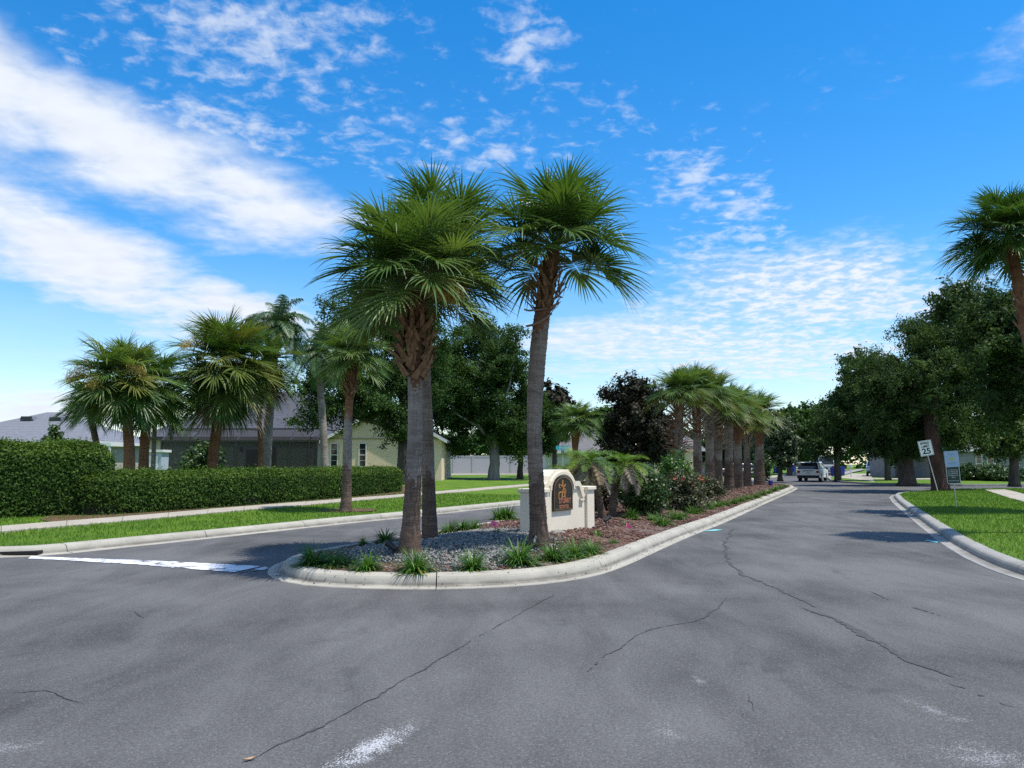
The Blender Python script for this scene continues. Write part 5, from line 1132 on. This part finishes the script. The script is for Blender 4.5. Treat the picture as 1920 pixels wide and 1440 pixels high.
# utility flags, spotlights, rock ---------------------------------------------------------
M_pink = varied('pink_flag', (0.85, 0.10, 0.30), (0.95, 0.28, 0.45), 20, 0.6, 0)
for (u, v, lab, rz) in ((920, 1000, 'pink utility flag on a wire near the left end of the sign', 20), (1174, 1003, 'pink utility flag on a wire by the right kerb beyond the curved palm', -35)):
    x, y, h = G(u, v, isl_h); o = tag(empty('marker_flag', (x, y, h), R(rz)), lab, 'marker flag'); MB().tube([(0, 0, -.05), (0, 0, .24)], .003, 5).build('wire', M_galv, o)
    f = MB(); 
    for i in range(6): t = i / 5; f.v += [(t * .12, .02 * math.sin(t * 5), .14 - t * .02), (t * .12, .02 * math.sin(t * 5 + .4), .24 - t * .035)]
    for i in range(5): f.f.append((2 * i, 2 * i + 2, 2 * i + 3, 2 * i + 1)); f.m.append(0)
    f.build('pennant', M_pink, o)
M_lampb = mat('lamp_black', (0.012, 0.012, 0.013), 0.4); M_lens = mat('lamp_lens', (0.25, 0.26, 0.27), 0.15)
for (u, v, lab, rz) in ((737, 1041, 'black garden spotlight at the left foot of the front palm', 160), (1001, 1032, 'black garden spotlight at the foot of the curved palm', 80), (1136, 985, 'black garden spotlight lying beside the date palms', 30)):
    x, y, h = G(u, v, isl_h); o = tag(empty('garden_spotlight', (x, y, h), R(rz)), lab, 'spotlight'); MB().tube([(0, 0, -.03), (0, 0, .07)], .012, 6).build('stake', M_lampb, o)
    b = MB().tube([(-.05, 0, .08), (-.03, 0, .095), (.06, 0, .15), (.10, 0, .175)], [.02, .04, .048, .056], 10).build('housing', M_lampb, o); MB().tube([(.099, 0, .1745), (.104, 0, .1775)], .05, 10).build('lens', M_lens, b)
def rock(label, u, v, s, m, seed):
    r = np.random.default_rng(seed); x, y, h = G(u, v, isl_h); mb = MB(); n, k = 9, 5
    for i in range(k):
        a = math.pi * i / (k - 1) * .5
        for j in range(n): b = 2 * math.pi * j / n; q = s * r.uniform(.8, 1.15); mb.v.append((q * math.cos(a) * math.cos(b) * 1.3, q * math.cos(a) * math.sin(b), q * math.sin(a) * .75 - .02))
    for i in range(k - 1):
        for j in range(n): c = (j + 1) % n; mb.f.append((i * n + j, i * n + c, (i + 1) * n + c, (i + 1) * n + j)); mb.m.append(0)
    o = tag(mb.build('rock', m), label, 'rock'); o.location = (x, y, h)
M_rock = varied('rock', (0.12, 0.115, 0.11), (0.36, 0.35, 0.33), 9, 0.9, .5, 50)
rock('dark grey rock on the gravel right of the second palm', 823, 1012, .085, M_rock, 2); rock('grey rock at the foot of the sign wall by the curved palm', 1047, 999, .10, M_rock, 5); rock('flat white stone by the left lane left of the front palm', 700, 1020, .10, varied('white_rock', (.4, .4, .39), (.62, .61, .6), 6, .9, .3), 7)
# ------------------------------------------------------------------ houses
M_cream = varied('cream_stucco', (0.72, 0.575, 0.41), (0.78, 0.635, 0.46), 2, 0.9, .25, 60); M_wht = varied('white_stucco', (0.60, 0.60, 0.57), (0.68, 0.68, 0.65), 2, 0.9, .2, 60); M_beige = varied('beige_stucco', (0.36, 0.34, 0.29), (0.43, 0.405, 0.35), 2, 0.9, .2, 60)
M_greyw = varied('grey_stucco', (0.20, 0.205, 0.22), (0.26, 0.265, 0.28), 2, 0.9, .2, 60)
def roof_mat(name, a, b):
    m = mat(name, a, 0.95, spec=.15); t = NT(m); p = t.pos()
    c = t.ramp(t.noise(t.pos((1, 1, 7)), 3.0, 5, 0.7), [(0.3, a), (0.7, b)]); w = t.n('ShaderNodeTexWave', wave_type='BANDS', bands_direction='Z'); t.L.new(p, w.inputs['Vector']); w.inputs['Scale'].default_value = 2.2; w.inputs['Distortion'].default_value = .6
    t.col(t.mix(1.0, c, t.ramp(w.outputs['Fac'], [(0.0, (.8,) * 3), (0.3, (1.03,) * 3)]), 'MULTIPLY')); t.bump(w.outputs['Fac'], .4, .03); return m
M_roofb = roof_mat('blue_grey_shingle', (0.058, 0.063, 0.078), (0.105, 0.110, 0.130)); M_roofg = roof_mat('grey_shingle', (0.11, 0.106, 0.108), (0.18, 0.175, 0.175)); M_roofl = roof_mat('light_grey_shingle', (0.13, 0.14, 0.165), (0.20, 0.21, 0.24))
M_trim = mat('trim_white', (0.70, 0.70, 0.68), .6); M_fence = mat('fence_vinyl', (0.42, 0.43, 0.44), .6); M_dkf = mat('bronze_frame', (0.018, 0.016, 0.016), .5); M_glass = mat('window_glass', (0.02, 0.025, 0.03), .06, spec=.8); M_door = mat('dark_door', (0.014, 0.016, 0.026), .4)
M_screen = mat('porch_screen', (0.012, 0.012, 0.013), .9); t = NT(M_screen); tb = t.n('ShaderNodeBsdfTransparent'); mx_ = t.n('ShaderNodeMixShader'); mx_.inputs[0].default_value = .6; t.L.new(tb.outputs[0], mx_.inputs[1]); t.L.new(t.b.outputs[0], mx_.inputs[2]); t.L.new(mx_.outputs[0], t.N['Material Output'].inputs['Surface'])
def hip(name, x0, x1, y0, y1, ze, zr, rx0, rx1, ry, m, parent, ov=.5, th=.16, fm=None):
    a = [(x0 - ov, y0 - ov), (x1 + ov, y0 - ov), (x1 + ov, y1 + ov), (x0 - ov, y1 + ov)]; mb = MB()
    v = [(x, y, ze) for x, y in a] + [(x, y, ze - th) for x, y in a] + [(rx0, ry, zr), (rx1, ry, zr)]
    mb.add(v, [(0, 1, 9, 8), (1, 2, 9), (2, 3, 8, 9), (3, 0, 8), (4, 5, 1, 0), (5, 6, 2, 1), (6, 7, 3, 2), (7, 4, 0, 3), (7, 6, 5, 4)]); r_ = mb.build(name, m, parent)
    f = MB(); 
    for p, q in ((0, 1), (1, 2), (2, 3), (3, 0)):
        (ax, ay), (bx, by) = a[p], a[q]; d = Vector((bx - ax, by - ay, 0)); f.box(((ax + bx) / 2, (ay + by) / 2, ze - th / 2 - .02), (d.length + .04, .04, th + .06), math.atan2(d.y, d.x))
    f.build('fascia', fm or M_trim, r_); return r_
def window(parent, x, y, z0, z1, w, rows=2, cols=1, m=M_trim):
    fr = MB(); 
    for bx_ in ((x, y, z0 - .03, w + .12, .06), (x, y, z1 + .03, w + .12, .06)): fr.box((bx_[0], bx_[1], bx_[2]), (bx_[3], .09, bx_[4]))
    for s in (-1, 1): fr.box((x + s * (w / 2 + .03), y, (z0 + z1) / 2), (.06, .085, z1 - z0))
    f = fr.build('window', m, parent); MB().box((x, y + .02, (z0 + z1) / 2), (w, .02, z1 - z0)).build('pane', M_glass, f)
    mu = MB()
    for i in range(1, rows): mu.box((x, y - .005, z0 + (z1 - z0) * i / rows), (w, .05, .05))
    for i in range(1, cols): mu.box((x - w / 2 + w * i / cols, y - .003, (z0 + z1) / 2), (.035, .045, z1 - z0))
    for i in range(1, rows * 2): 
        if i % 2: mu.box((x, y + .003, z0 + (z1 - z0) * i / rows / 2), (w, .02, .02))
    mu.build('muntin', m, f); return f
def X(u, Y): return (u - 960) / F * Y * 1.0
def XA(u, v, Y): return A(u, v, Y).x
def ZA(v, Y): return A(960, v, Y).z
# cream house with the gable wing, screened porch and blue grey roof
g0 = float(left_h(-8, 50)); hA = tag(empty('house', (-8.6, 50, g0)), 'cream house with a gable wall, dark screened porch and blue grey shingle roof', 'house')
def rel(o, p): o.location = (-p.location[0], -p.location[1], -p.location[2])
def H(parent, mb, name, m, bevel=0): o = mb.build(name, m, parent, bevel=bevel); rel(o, parent); return o
gx0, gx1, gy0, gy1 = XA(611, 860, 50), XA(828, 860, 50), 50.0, 58.0; ge, ga = ZA(824, 50), ZA(764, 50); gc = (gx0 + gx1) / 2
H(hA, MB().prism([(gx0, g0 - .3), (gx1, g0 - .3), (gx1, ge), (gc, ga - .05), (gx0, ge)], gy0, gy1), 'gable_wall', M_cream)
rf = MB(); sl_ = (ga - ge) / (gx1 - gc); o_ = .38
for s in (-1, 1):
    e = gc + s * (gx1 - gc + o_); ze = ge - sl_ * o_; rf.prism([(gc, ga), (e, ze), (e, ze + .16), (gc, ga + .18)] if s > 0 else [(gc, ga), (gc, ga + .18), (e, ze + .16), (e, ze)], gy0 - .3, gy1)
r1 = H(hA, rf, 'gable_roof', M_roofb); fb = MB()
for s in (-1, 1):
    e = gc + s * (gx1 - gc + o_); ze = ge - sl_ * o_; q_ = [(gc, ga - .06), (e, ze - .06), (e, ze + .15), (gc, ga + .17)]; fb.prism(q_ if s > 0 else q_[::-1], gy0 - .34, gy0 - .303)
fb.build('barge_board', M_trim, r1)
H(hA, MB().box(((gx0 + gx1) / 2, gy0 - .02, ZA(822.5, 50)), (gx1 - gx0, .04, .07)), 'trim_band', mat('trim_shadow_tan', (0.30, 0.27, 0.19), .9))
for u in (627, 680):
    w_ = window(hA, XA(u, 850, 50), gy0 - .03, ZA(874, 50), ZA(832, 50), .40, 2, 1); rel(w_, hA)
mx0, mx1, my0, my1 = XA(285, 840, 56), gx0 + .2, 55.5, 67.0; me_ = 3.55
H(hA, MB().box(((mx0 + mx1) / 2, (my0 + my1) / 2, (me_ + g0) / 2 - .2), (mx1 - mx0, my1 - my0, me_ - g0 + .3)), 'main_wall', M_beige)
r2 = hip('main_roof', mx0, mx1 + 5.0, my0, my1, me_, ZA(735, 61), XA(470, 735, 61), XA(602, 735, 61), 61, M_roofb, hA, .5, fm=M_dkf); rel(r2, hA)
dx_ = XA(473, 858, 55.4); d_ = H(hA, MB().box((dx_, 55.44, g0 + 1.05), (.95, .08, 2.1)), 'door', M_door); MB().box((dx_ + .36, 55.38, g0 + 1.0), (.04, .06, .12)).build('handle', M_galv, d_)
H(hA, MB().box((XA(452, 842, 55.4), 55.42, ZA(843, 55.4)), (.16, .14, .3)), 'wall_lamp', M_lampb)
w_ = window(hA, XA(372, 850, 55.4), 55.46, g0 + .9, g0 + 2.2, 1.6, 1, 2, M_dkf); rel(w_, hA)
w_ = window(hA, XA(505, 850, 55.4), 55.46, g0 + .1, g0 + 2.2, .8, 1, 1, M_dkf); rel(w_, hA)
px_ = [XA(u, 850, 49.6) for u in (302, 353, 443, 495, 543, 580, 594)]; py, pz = 49.6, g0 + 2.55; sf = MB()
for x in px_: sf.box((x, py, (g0 + pz) / 2), (.09, .09, pz - g0)); 
for x in px_[::2]: sf.tube([(x, py, pz), (x, py + 1.3, pz + .85), (x, my0, pz + .9)], .05, 4)
sf.box(((px_[0] + px_[-1]) / 2, py, pz), (px_[-1] - px_[0] + .1, .1, .11)); sf.box(((px_[0] + px_[-1]) / 2, py, g0 + .35), (px_[-1] - px_[0], .06, .07)); sf.box(((px_[0] + px_[-1]) / 2, py + 1.3, pz + .85), (px_[-1] - px_[0], .09, .1))
scf = H(hA, sf, 'porch_frame', M_dkf)
for a, b in zip(px_[:-1], px_[1:]):
    MB().box(((a + b) / 2, py, (g0 + pz) / 2), (b - a - .1, .006, pz - g0 - .12)).build('screen', M_screen, scf)
    MB().add([(a + .05, py + .05, pz + .04), (b - .05, py + .05, pz + .04), (b - .05, py + 1.28, pz + .83), (a + .05, py + 1.28, pz + .83)], [(0, 1, 2, 3)]).build('screen', M_screen, scf)
# grey roofed house at the far left
def simple_house(label, x0, x1, y0, y1, ze, zr, rx0, rx1, mw, mr, hf):
    b = float(hf((x0 + x1) / 2, y0)); o = tag(empty('house', ((x0 + x1) / 2, y0, b)), label, 'house'); H(o, MB().box(((x0 + x1) / 2, (y0 + y1) / 2, (ze + b) / 2 - .2), (x1 - x0, y1 - y0, ze - b + .3)), 'wall', mw)
    r_ = hip('roof', x0, x1, y0, y1, ze, zr, rx0, rx1, (y0 + y1) / 2, mr, o); rel(r_, o); return o, b, r_
hB, bB, rB = simple_house('house at the far left showing only a light grey hipped roof above the hedge', XA(-150, 820, 58), XA(176, 820, 58), 58, 68, 3.3, ZA(773, 63), XA(88, 773, 63), XA(112, 773, 63), M_beige, M_roofl, left_h)
for u, v in ((64, 785), (117, 786)):
    c = A(u, v, 62.2); MB().prism([(c.x - .55, c.z - .16), (c.x + .55, c.z - .16), (c.x + .45, c.z + .14), (c.x - .45, c.z + .14)], 61.2, 63.2).build('roof_vent', M_roofl, rB); 
    MB().box((c.x, 61.18, c.z - .02), (.86, .03, .2)).build('louvre', M_dkf, rB)
# white house behind the sign, with a grey roof
hC, bC, rC = simple_house('white house with a grey roof and narrow windows behind the entrance sign', XA(1022, 860, 70), XA(1150, 860, 70), 70, 80, ZA(846, 70), ZA(805, 75), XA(1082, 806, 75), XA(1112, 806, 75), M_wht, M_roofg, left_h)
for u in (1041, 1100): w_ = window(hC, XA(u, 858, 70), 69.96, ZA(871, 70), ZA(848, 70), .42, 2); rel(w_, hC)
# cream house with pillars beyond the magnolia
hD, bD, rD = simple_house('cream house with square capped pillars at its porch behind the island palms', XA(1205, 860, 72), XA(1312, 860, 72), 72, 82, ZA(842, 72), ZA(812, 77), XA(1240, 812, 77), XA(1280, 812, 77), M_beige, M_roofg, left_h)
for u in (1234, 1291):
    x = XA(u, 866, 68.5); p = H(hD, MB().box((x, 68.5, (bD + ZA(846, 68.5)) / 2), (.62, .62, ZA(846, 68.5) - bD)), 'pillar', M_cream); MB().box((x, 68.5, ZA(845, 68.5)), (.84, .84, .2)).build('capital', M_cream, p); MB().box((x, 68.5, bD + .15), (.76, .76, .3)).build('plinth', M_cream, p)
H(hD, MB().box((XA(1262, 850, 70), 70.2, ZA(842, 70) + .12), (4.4, 3.6, .3)), 'porch_roof', M_roofg)
w_ = window(hD, XA(1250, 862, 72), 71.96, bD + .8, bD + 2.1, .9, 2); rel(w_, hD)
# garage fronted house further along on the left
hF, bF, rF = simple_house('low house with a dark garage door seen between the island palm trunks', XA(1318, 860, 84), XA(1400, 860, 84), 84, 94, ZA(842, 84), ZA(815, 89), XA(1345, 815, 89), XA(1375, 815, 89), M_wht, M_roofg, left_h)
gd = H(hF, MB().box((XA(1368, 870, 84), 83.97, bF + 1.1), (3.0, .06, 2.2)), 'garage_door', M_dkf)
for k in range(4): MB().box((XA(1368, 870, 84), 83.93, bF + .3 + .54 * k), (2.9, .03, .5)).build('door_panel', mat('garage_dark%d' % 0, (.03, .035, .04), .5) if k == 0 else MATS['garage_dark0'], gd)
# corner house on the right
hE, bE, rE = simple_house('grey corner house half hidden by trees on the right of the side street', XA(1745, 860, 70), XA(2080, 860, 70), 70, 82, ZA(842, 70), ZA(790, 76), XA(1850, 790, 76), XA(1990, 790, 76), M_greyw, M_roofg, far_h)
for u in (1856, 1835): w_ = window(hE, XA(u, 868, 70), 69.96, bE + .3, bE + 2.1, .5, 2); rel(w_, hE)
# white vinyl fence: posts and panels
fx0, fx1 = XA(815, 870, 76), XA(1030, 870, 76); nP = 6; fo = tag(empty('vinyl_fence', ((fx0 + fx1) / 2, 76, float(left_h((fx0 + fx1) / 2, 76)))), 'plain white vinyl fence of flat panels behind the pale barked oak', 'fence'); fb_ = fo.location.z
for i in range(nP + 1): x = fx0 + (fx1 - fx0) * i / nP; H(fo, MB().box((x, 76, fb_ + .95), (.14, .14, 1.95)), 'post', M_fence)
for i in range(nP):
    a, b = fx0 + (fx1 - fx0) * i / nP + .08, fx0 + (fx1 - fx0) * (i + 1) / nP - .08; p = H(fo, MB().box(((a + b) / 2, 76, fb_ + .92), (b - a, .04, 1.7)), 'panel', M_fence); MB().box(((a + b) / 2, 76, fb_ + 1.8), (b - a, .09, .1)).build('rail', M_fence, p); MB().box(((a + b) / 2, 76, fb_ + .1), (b - a, .09, .12)).build('rail', M_fence, p)
# white flat roofed shelter and small shed behind the tall hedge
xs = XA(196, 834, 44); bs = float(left_h(xs, 44)); sh = tag(empty('shelter', (xs, 44, bs)), 'white flat roofed shelter just above the right end of the tall hedge', 'shelter')
MB().box((0, 0, ZA(834, 44) - bs), (2.0, 2.4, .2)).build('roof', M_trim, sh)
for a in (-.9, .9):
    for b in (-1.1, 1.1): MB().box((a, b, (ZA(834, 44) - bs) / 2 - .05), (.1, .1, ZA(834, 44) - bs - .1)).build('post', M_trim, sh)
xs = XA(294, 860, 43); bs = float(left_h(xs, 43)); sh = tag(empty('garden_shed', (xs, 43, bs)), 'small pale blue shed with a white roof edge beside the white palm trunk', 'shed'); hs_ = ZA(848, 43) - bs
MB().box((0, 0, hs_ / 2), (.95, .9, hs_)).build('wall', varied('pale_blue', (.34, .40, .48), (.42, .48, .56), 3, .8, .1), sh); MB().box((0, 0, hs_ + .07), (1.15, 1.1, .14)).build('roof', M_trim, sh); MB().box((.0, -.46, hs_ * .45), (.6, .03, hs_ * .85)).build('door', M_trim, sh)

# ------------------------------------------------------------------ vehicles
M_carw = mat('car_white', (0.84, 0.86, 0.88), .18, spec=.6); M_cars = mat('car_silver', (0.40, 0.43, 0.48), .25, .5); M_carb = mat('car_pale_blue', (0.42, 0.56, 0.72), .22, .2); M_tyre = mat('tyre', (0.012, 0.012, 0.012), .85); M_rimw = mat('wheel_rim', (0.35, 0.35, 0.36), .3, .8)
M_cglass = mat('car_glass', (0.008, 0.009, 0.011), .05, spec=.8); M_red = mat('tail_red', (0.35, 0.012, 0.012), .25); M_lampc = mat('lamp_clear', (0.6, 0.62, 0.64), .15); M_plast = mat('dark_plastic', (0.018, 0.018, 0.019), .6); M_plate = mat('number_plate', (0.55, 0.62, 0.60), .5)
def car(kind, label, u, v, Y, hf, head, m, group=None):
    c = A(u, v, Y); b = float(hf(c.x, Y)); root = tag(empty({'suv': 'suv', 'pickup': 'pickup_truck', 'van': 'van', 'sedan': 'car'}[kind], (c.x, Y, b), math.pi / 2 - R(head)), label, {'suv': 'suv', 'pickup': 'pickup truck', 'van': 'van', 'sedan': 'car'}[kind], group)
    L, W, Hh, hood, base = {'suv': (4.85, 1.96, 1.76, 1.08, .95), 'pickup': (5.5, 2.0, 1.85, 1.15, 1.08), 'van': (5.4, 2.0, 2.3, 1.2, 1.05), 'sedan': (4.7, 1.82, 1.46, .95, .86)}[kind]; wr = .36 if kind != 'sedan' else .32; h2 = L / 2
    wx = (-h2 + .95, h2 - .95); z0 = .30
    def archp(cx): return [(cx + (wr + .07) * math.cos(a), z0 + (wr + .03) * math.sin(a)) for a in np.linspace(0, math.pi, 9)]
    prof = [(-h2 + .05, z0 + .12), (-h2 + .14, z0)]
    for cx in wx: prof += [(cx + (wr + .07) * math.cos(a), z0 + (wr + .06) * math.sin(a)) for a in np.linspace(math.pi, 0, 9)]
    prof += [(h2 - .12, z0), (h2, z0 + .2), (h2 - .02, hood - .25), (h2 - .18, hood - .06)]
    cab = {'suv': (-h2 + .02, -h2 + .32, .55, 1.30), 'pickup': (-.75, -.60, .62, 1.35), 'van': (-h2 + .02, -h2 + .12, 1.45, 2.0), 'sedan': (-1.75, -1.05, .35, 1.25)}[kind]   # bottom rear, top rear, top front, bottom front
    prof += [(cab[3], hood), (cab[0] if kind in ('suv', 'van') else cab[0], hood)]
    if kind in ('pickup', 'sedan'): prof += [(-h2 + .1, hood - .02), (-h2, hood - .12)]
    else: prof += [(-h2, hood - .1)]
    bo = MB().prism(prof, -W / 2, W / 2).build('body', m, root, bevel=.05)
    # glasshouse: dark glass shell, body coloured roof and pillars
    wb, wt = W / 2 - .06, W / 2 - .24; zt = Hh - .06
    def loft(x0, x1, x2, x3, zb, zt_, wb_, wt_): return MB().add([(x0, -wb_, zb), (x3, -wb_, zb), (x3, wb_, zb), (x0, wb_, zb), (x1, -wt_, zt_), (x2, -wt_, zt_), (x2, wt_, zt_), (x1, wt_, zt_)], [(0, 3, 2, 1), (4, 5, 6, 7), (0, 1, 5, 4), (1, 2, 6, 5), (2, 3, 7, 6), (3, 0, 4, 7)])
    loft(cab[0] + .03, cab[1] + .03, cab[2], cab[3], hood - .02, zt, wb, wt).build('windows', M_cglass, root)
    loft(cab[1] - (.10 if kind == 'suv' else 0), cab[1], cab[2] - .02, cab[2] + .03, zt - .03, Hh, wt + .05, wt - .02).build('roof', m, root, bevel=.02)
    pl_ = MB()
    for s in (-1, 1):
        for (xb, xt) in ((cab[0] + .05, cab[1] + .04), (cab[3] - .03, cab[2] - .02)) + (((-.5, -.5),) if kind in ('suv', 'sedan') else ()) + (((-1.45, -1.40),) if kind == 'suv' else ()):
            pl_.tube([(xb, s * (wb + .005), hood - .03), (xt, s * (wt + .01), zt)], .045, 4)
    pl_.build('pillars', m, root)
    for cx in wx:
        for s in (-1, 1):
            w = MB().tube([(cx, s * (W / 2 - .24), wr), (cx, s * (W / 2 - .005), wr)], wr, 18).build('wheel', M_tyre, root); MB().tube([(cx, s * (W / 2 - .1), wr), (cx, s * (W / 2 + .004), wr)], wr * .62, 12).build('rim', M_rimw, w)
    for s in (-1, 1):
        MB().box((-h2 - .012, s * (W / 2 - .16), hood - .22), (.05, .24, .20 if kind != 'pickup' else .34)).build('tail_lamp', M_red, root)
        MB().box((h2 - .04, s * (W / 2 - .24), hood - .30), (.10, .36, .14)).build('headlight', M_lampc, root)
        MB().box((cab[3] - .28, s * (W / 2 + .10), hood + .07), (.12, .2, .15)).build('mirror', M_plast, root)
    MB().box((-h2 - .02, 0, z0 + .12), (.14, W * .96, .26)).build('bumper', M_plast if kind in ('suv', 'sedan') else M_rimw, root, bevel=.03); MB().box((h2, 0, z0 + .14), (.12, W * .94, .26)).build('bumper', M_plast, root, bevel=.03)
    MB().box((-h2 - .016, 0, hood - .30 if kind != 'pickup' else z0 + .2), (.03 if kind != 'pickup' else .2, .32, .16)).build('number_plate', M_plate, root)
    MB().box((h2 + .005, 0, hood - .33), (.04, W * .42, .18)).build('grille', M_plast, root)
    if kind == 'suv':
        MB().box((-h2 - .012, 0, hood - .12), (.03, .9, .05)).build('trim_bar', M_plast, root); MB().box((-h2 + .06, 0, Hh - .02), (.30, W * .66, .05)).build('spoiler', m, root)
        MB().box((-h2 - .02, 0, z0 + .02), (.10, W * .62, .07)).build('skid_plate', M_rimw, root)
    if kind == 'pickup': MB().box((-1.75, 0, hood - .01), (1.8, W - .3, .03)).build('bed', M_plast, root)
    return root
car('suv', 'white suv driving away on the street just past the side street', 1524, 890, 69.5, lambda x, y: 0.005, 31, M_carw)
car('suv', 'pale blue parked suv behind the driveway path, nose towards the street', 1642, 880, 84, far_h, 205, M_carb)
car('sedan', 'silver parked car seen between two slender oak trunks', 1676, 880, 88, far_h, 200, M_cars)
car('suv', 'white parked suv just left of the thick trunked oak', 1692, 880, 94, far_h, 200, M_carw)
car('van', 'white van parked on the right of the street beyond the suv', 1553, 880, 96, lambda x, y: float(road_h(x, y)), 28, M_carw)
car('pickup', 'white pickup truck far up the street on the left', 1494, 872, 118, left_h, 70, M_carw)
car('sedan', 'white car parked at the garage between the island palm trunks', 1396, 876, 79, left_h, 60, M_carw)
car('sedan', 'white car partly hidden by the corner oak trunk and the speed sign', 1712, 868, 92, far_h, 190, M_carw)

# wheeled bins ------------------------------------------------------------------------------
M_bin = varied('bin_blue', (0.014, 0.022, 0.20), (0.022, 0.034, 0.27), 6, .5, .05)
def bin_(label, u, v, Y, hf, rz, s=1.0):
    c = A(u, v, Y); b = float(hf(c.x, Y)); o = tag(empty('wheeled_bin', (c.x, Y, b), R(rz)), label, 'bin', 'blue wheeled bins along the street'); o.scale = (s, s, s)
    MB().box((0, 0, .52), (.50, .56, .92), taper=1.22).build('body', M_bin, o, bevel=.02)
    l = MB().prism([(-.33, 0), (.33, 0), (.30, .07), (-.30, .09)], -.34, .37).build('lid', M_bin, o, bevel=.015); l.location = (0, 0, .985); MB().tube([(-.25, .40, 0.02), (.25, .40, .02)], .02, 6).build('handle', M_bin, l)
    for sx in (-1, 1): MB().tube([(sx * .22, .26, .12), (sx * .29, .26, .12)], .12, 10).build('wheel', M_tyre, o)
bin_('blue wheeled bin on the left verge beyond the island tip', 1456, 884, 98, left_h, 20)
bin_('blue wheeled bin left of the white suv, further up the verge', 1487, 882, 104, left_h, 35)
bin_('blue wheeled bin just right of the white suv', 1563, 888, 84, far_h, -30)
bin_('blue wheeled bin beside the slim oak, right of the white van', 1577, 884, 88, far_h, 15)
bin_('small blue bin standing on the far tip of the island', 1445, 909, 46.5, isl_h, 20, .30)
# mailbox by the far pavement
x = XA(1649, 876, 80); o = tag(empty('mailbox', (x, 80, float(far_h(x, 80)))), 'white mailbox on a post far up the pavement on the right', 'mailbox'); o.location.x = XA(1595, 876, 80); o.location.z = float(far_h(o.location.x, 80))
MB().box((0, 0, .55), (.1, .1, 1.1)).build('post', M_trim, o); MB().prism([(-.1, 1.08), (.1, 1.08), (.1, 1.22), (.06, 1.3), (-.06, 1.3), (-.1, 1.22)], -.25, .25).build('box', M_trim, o)
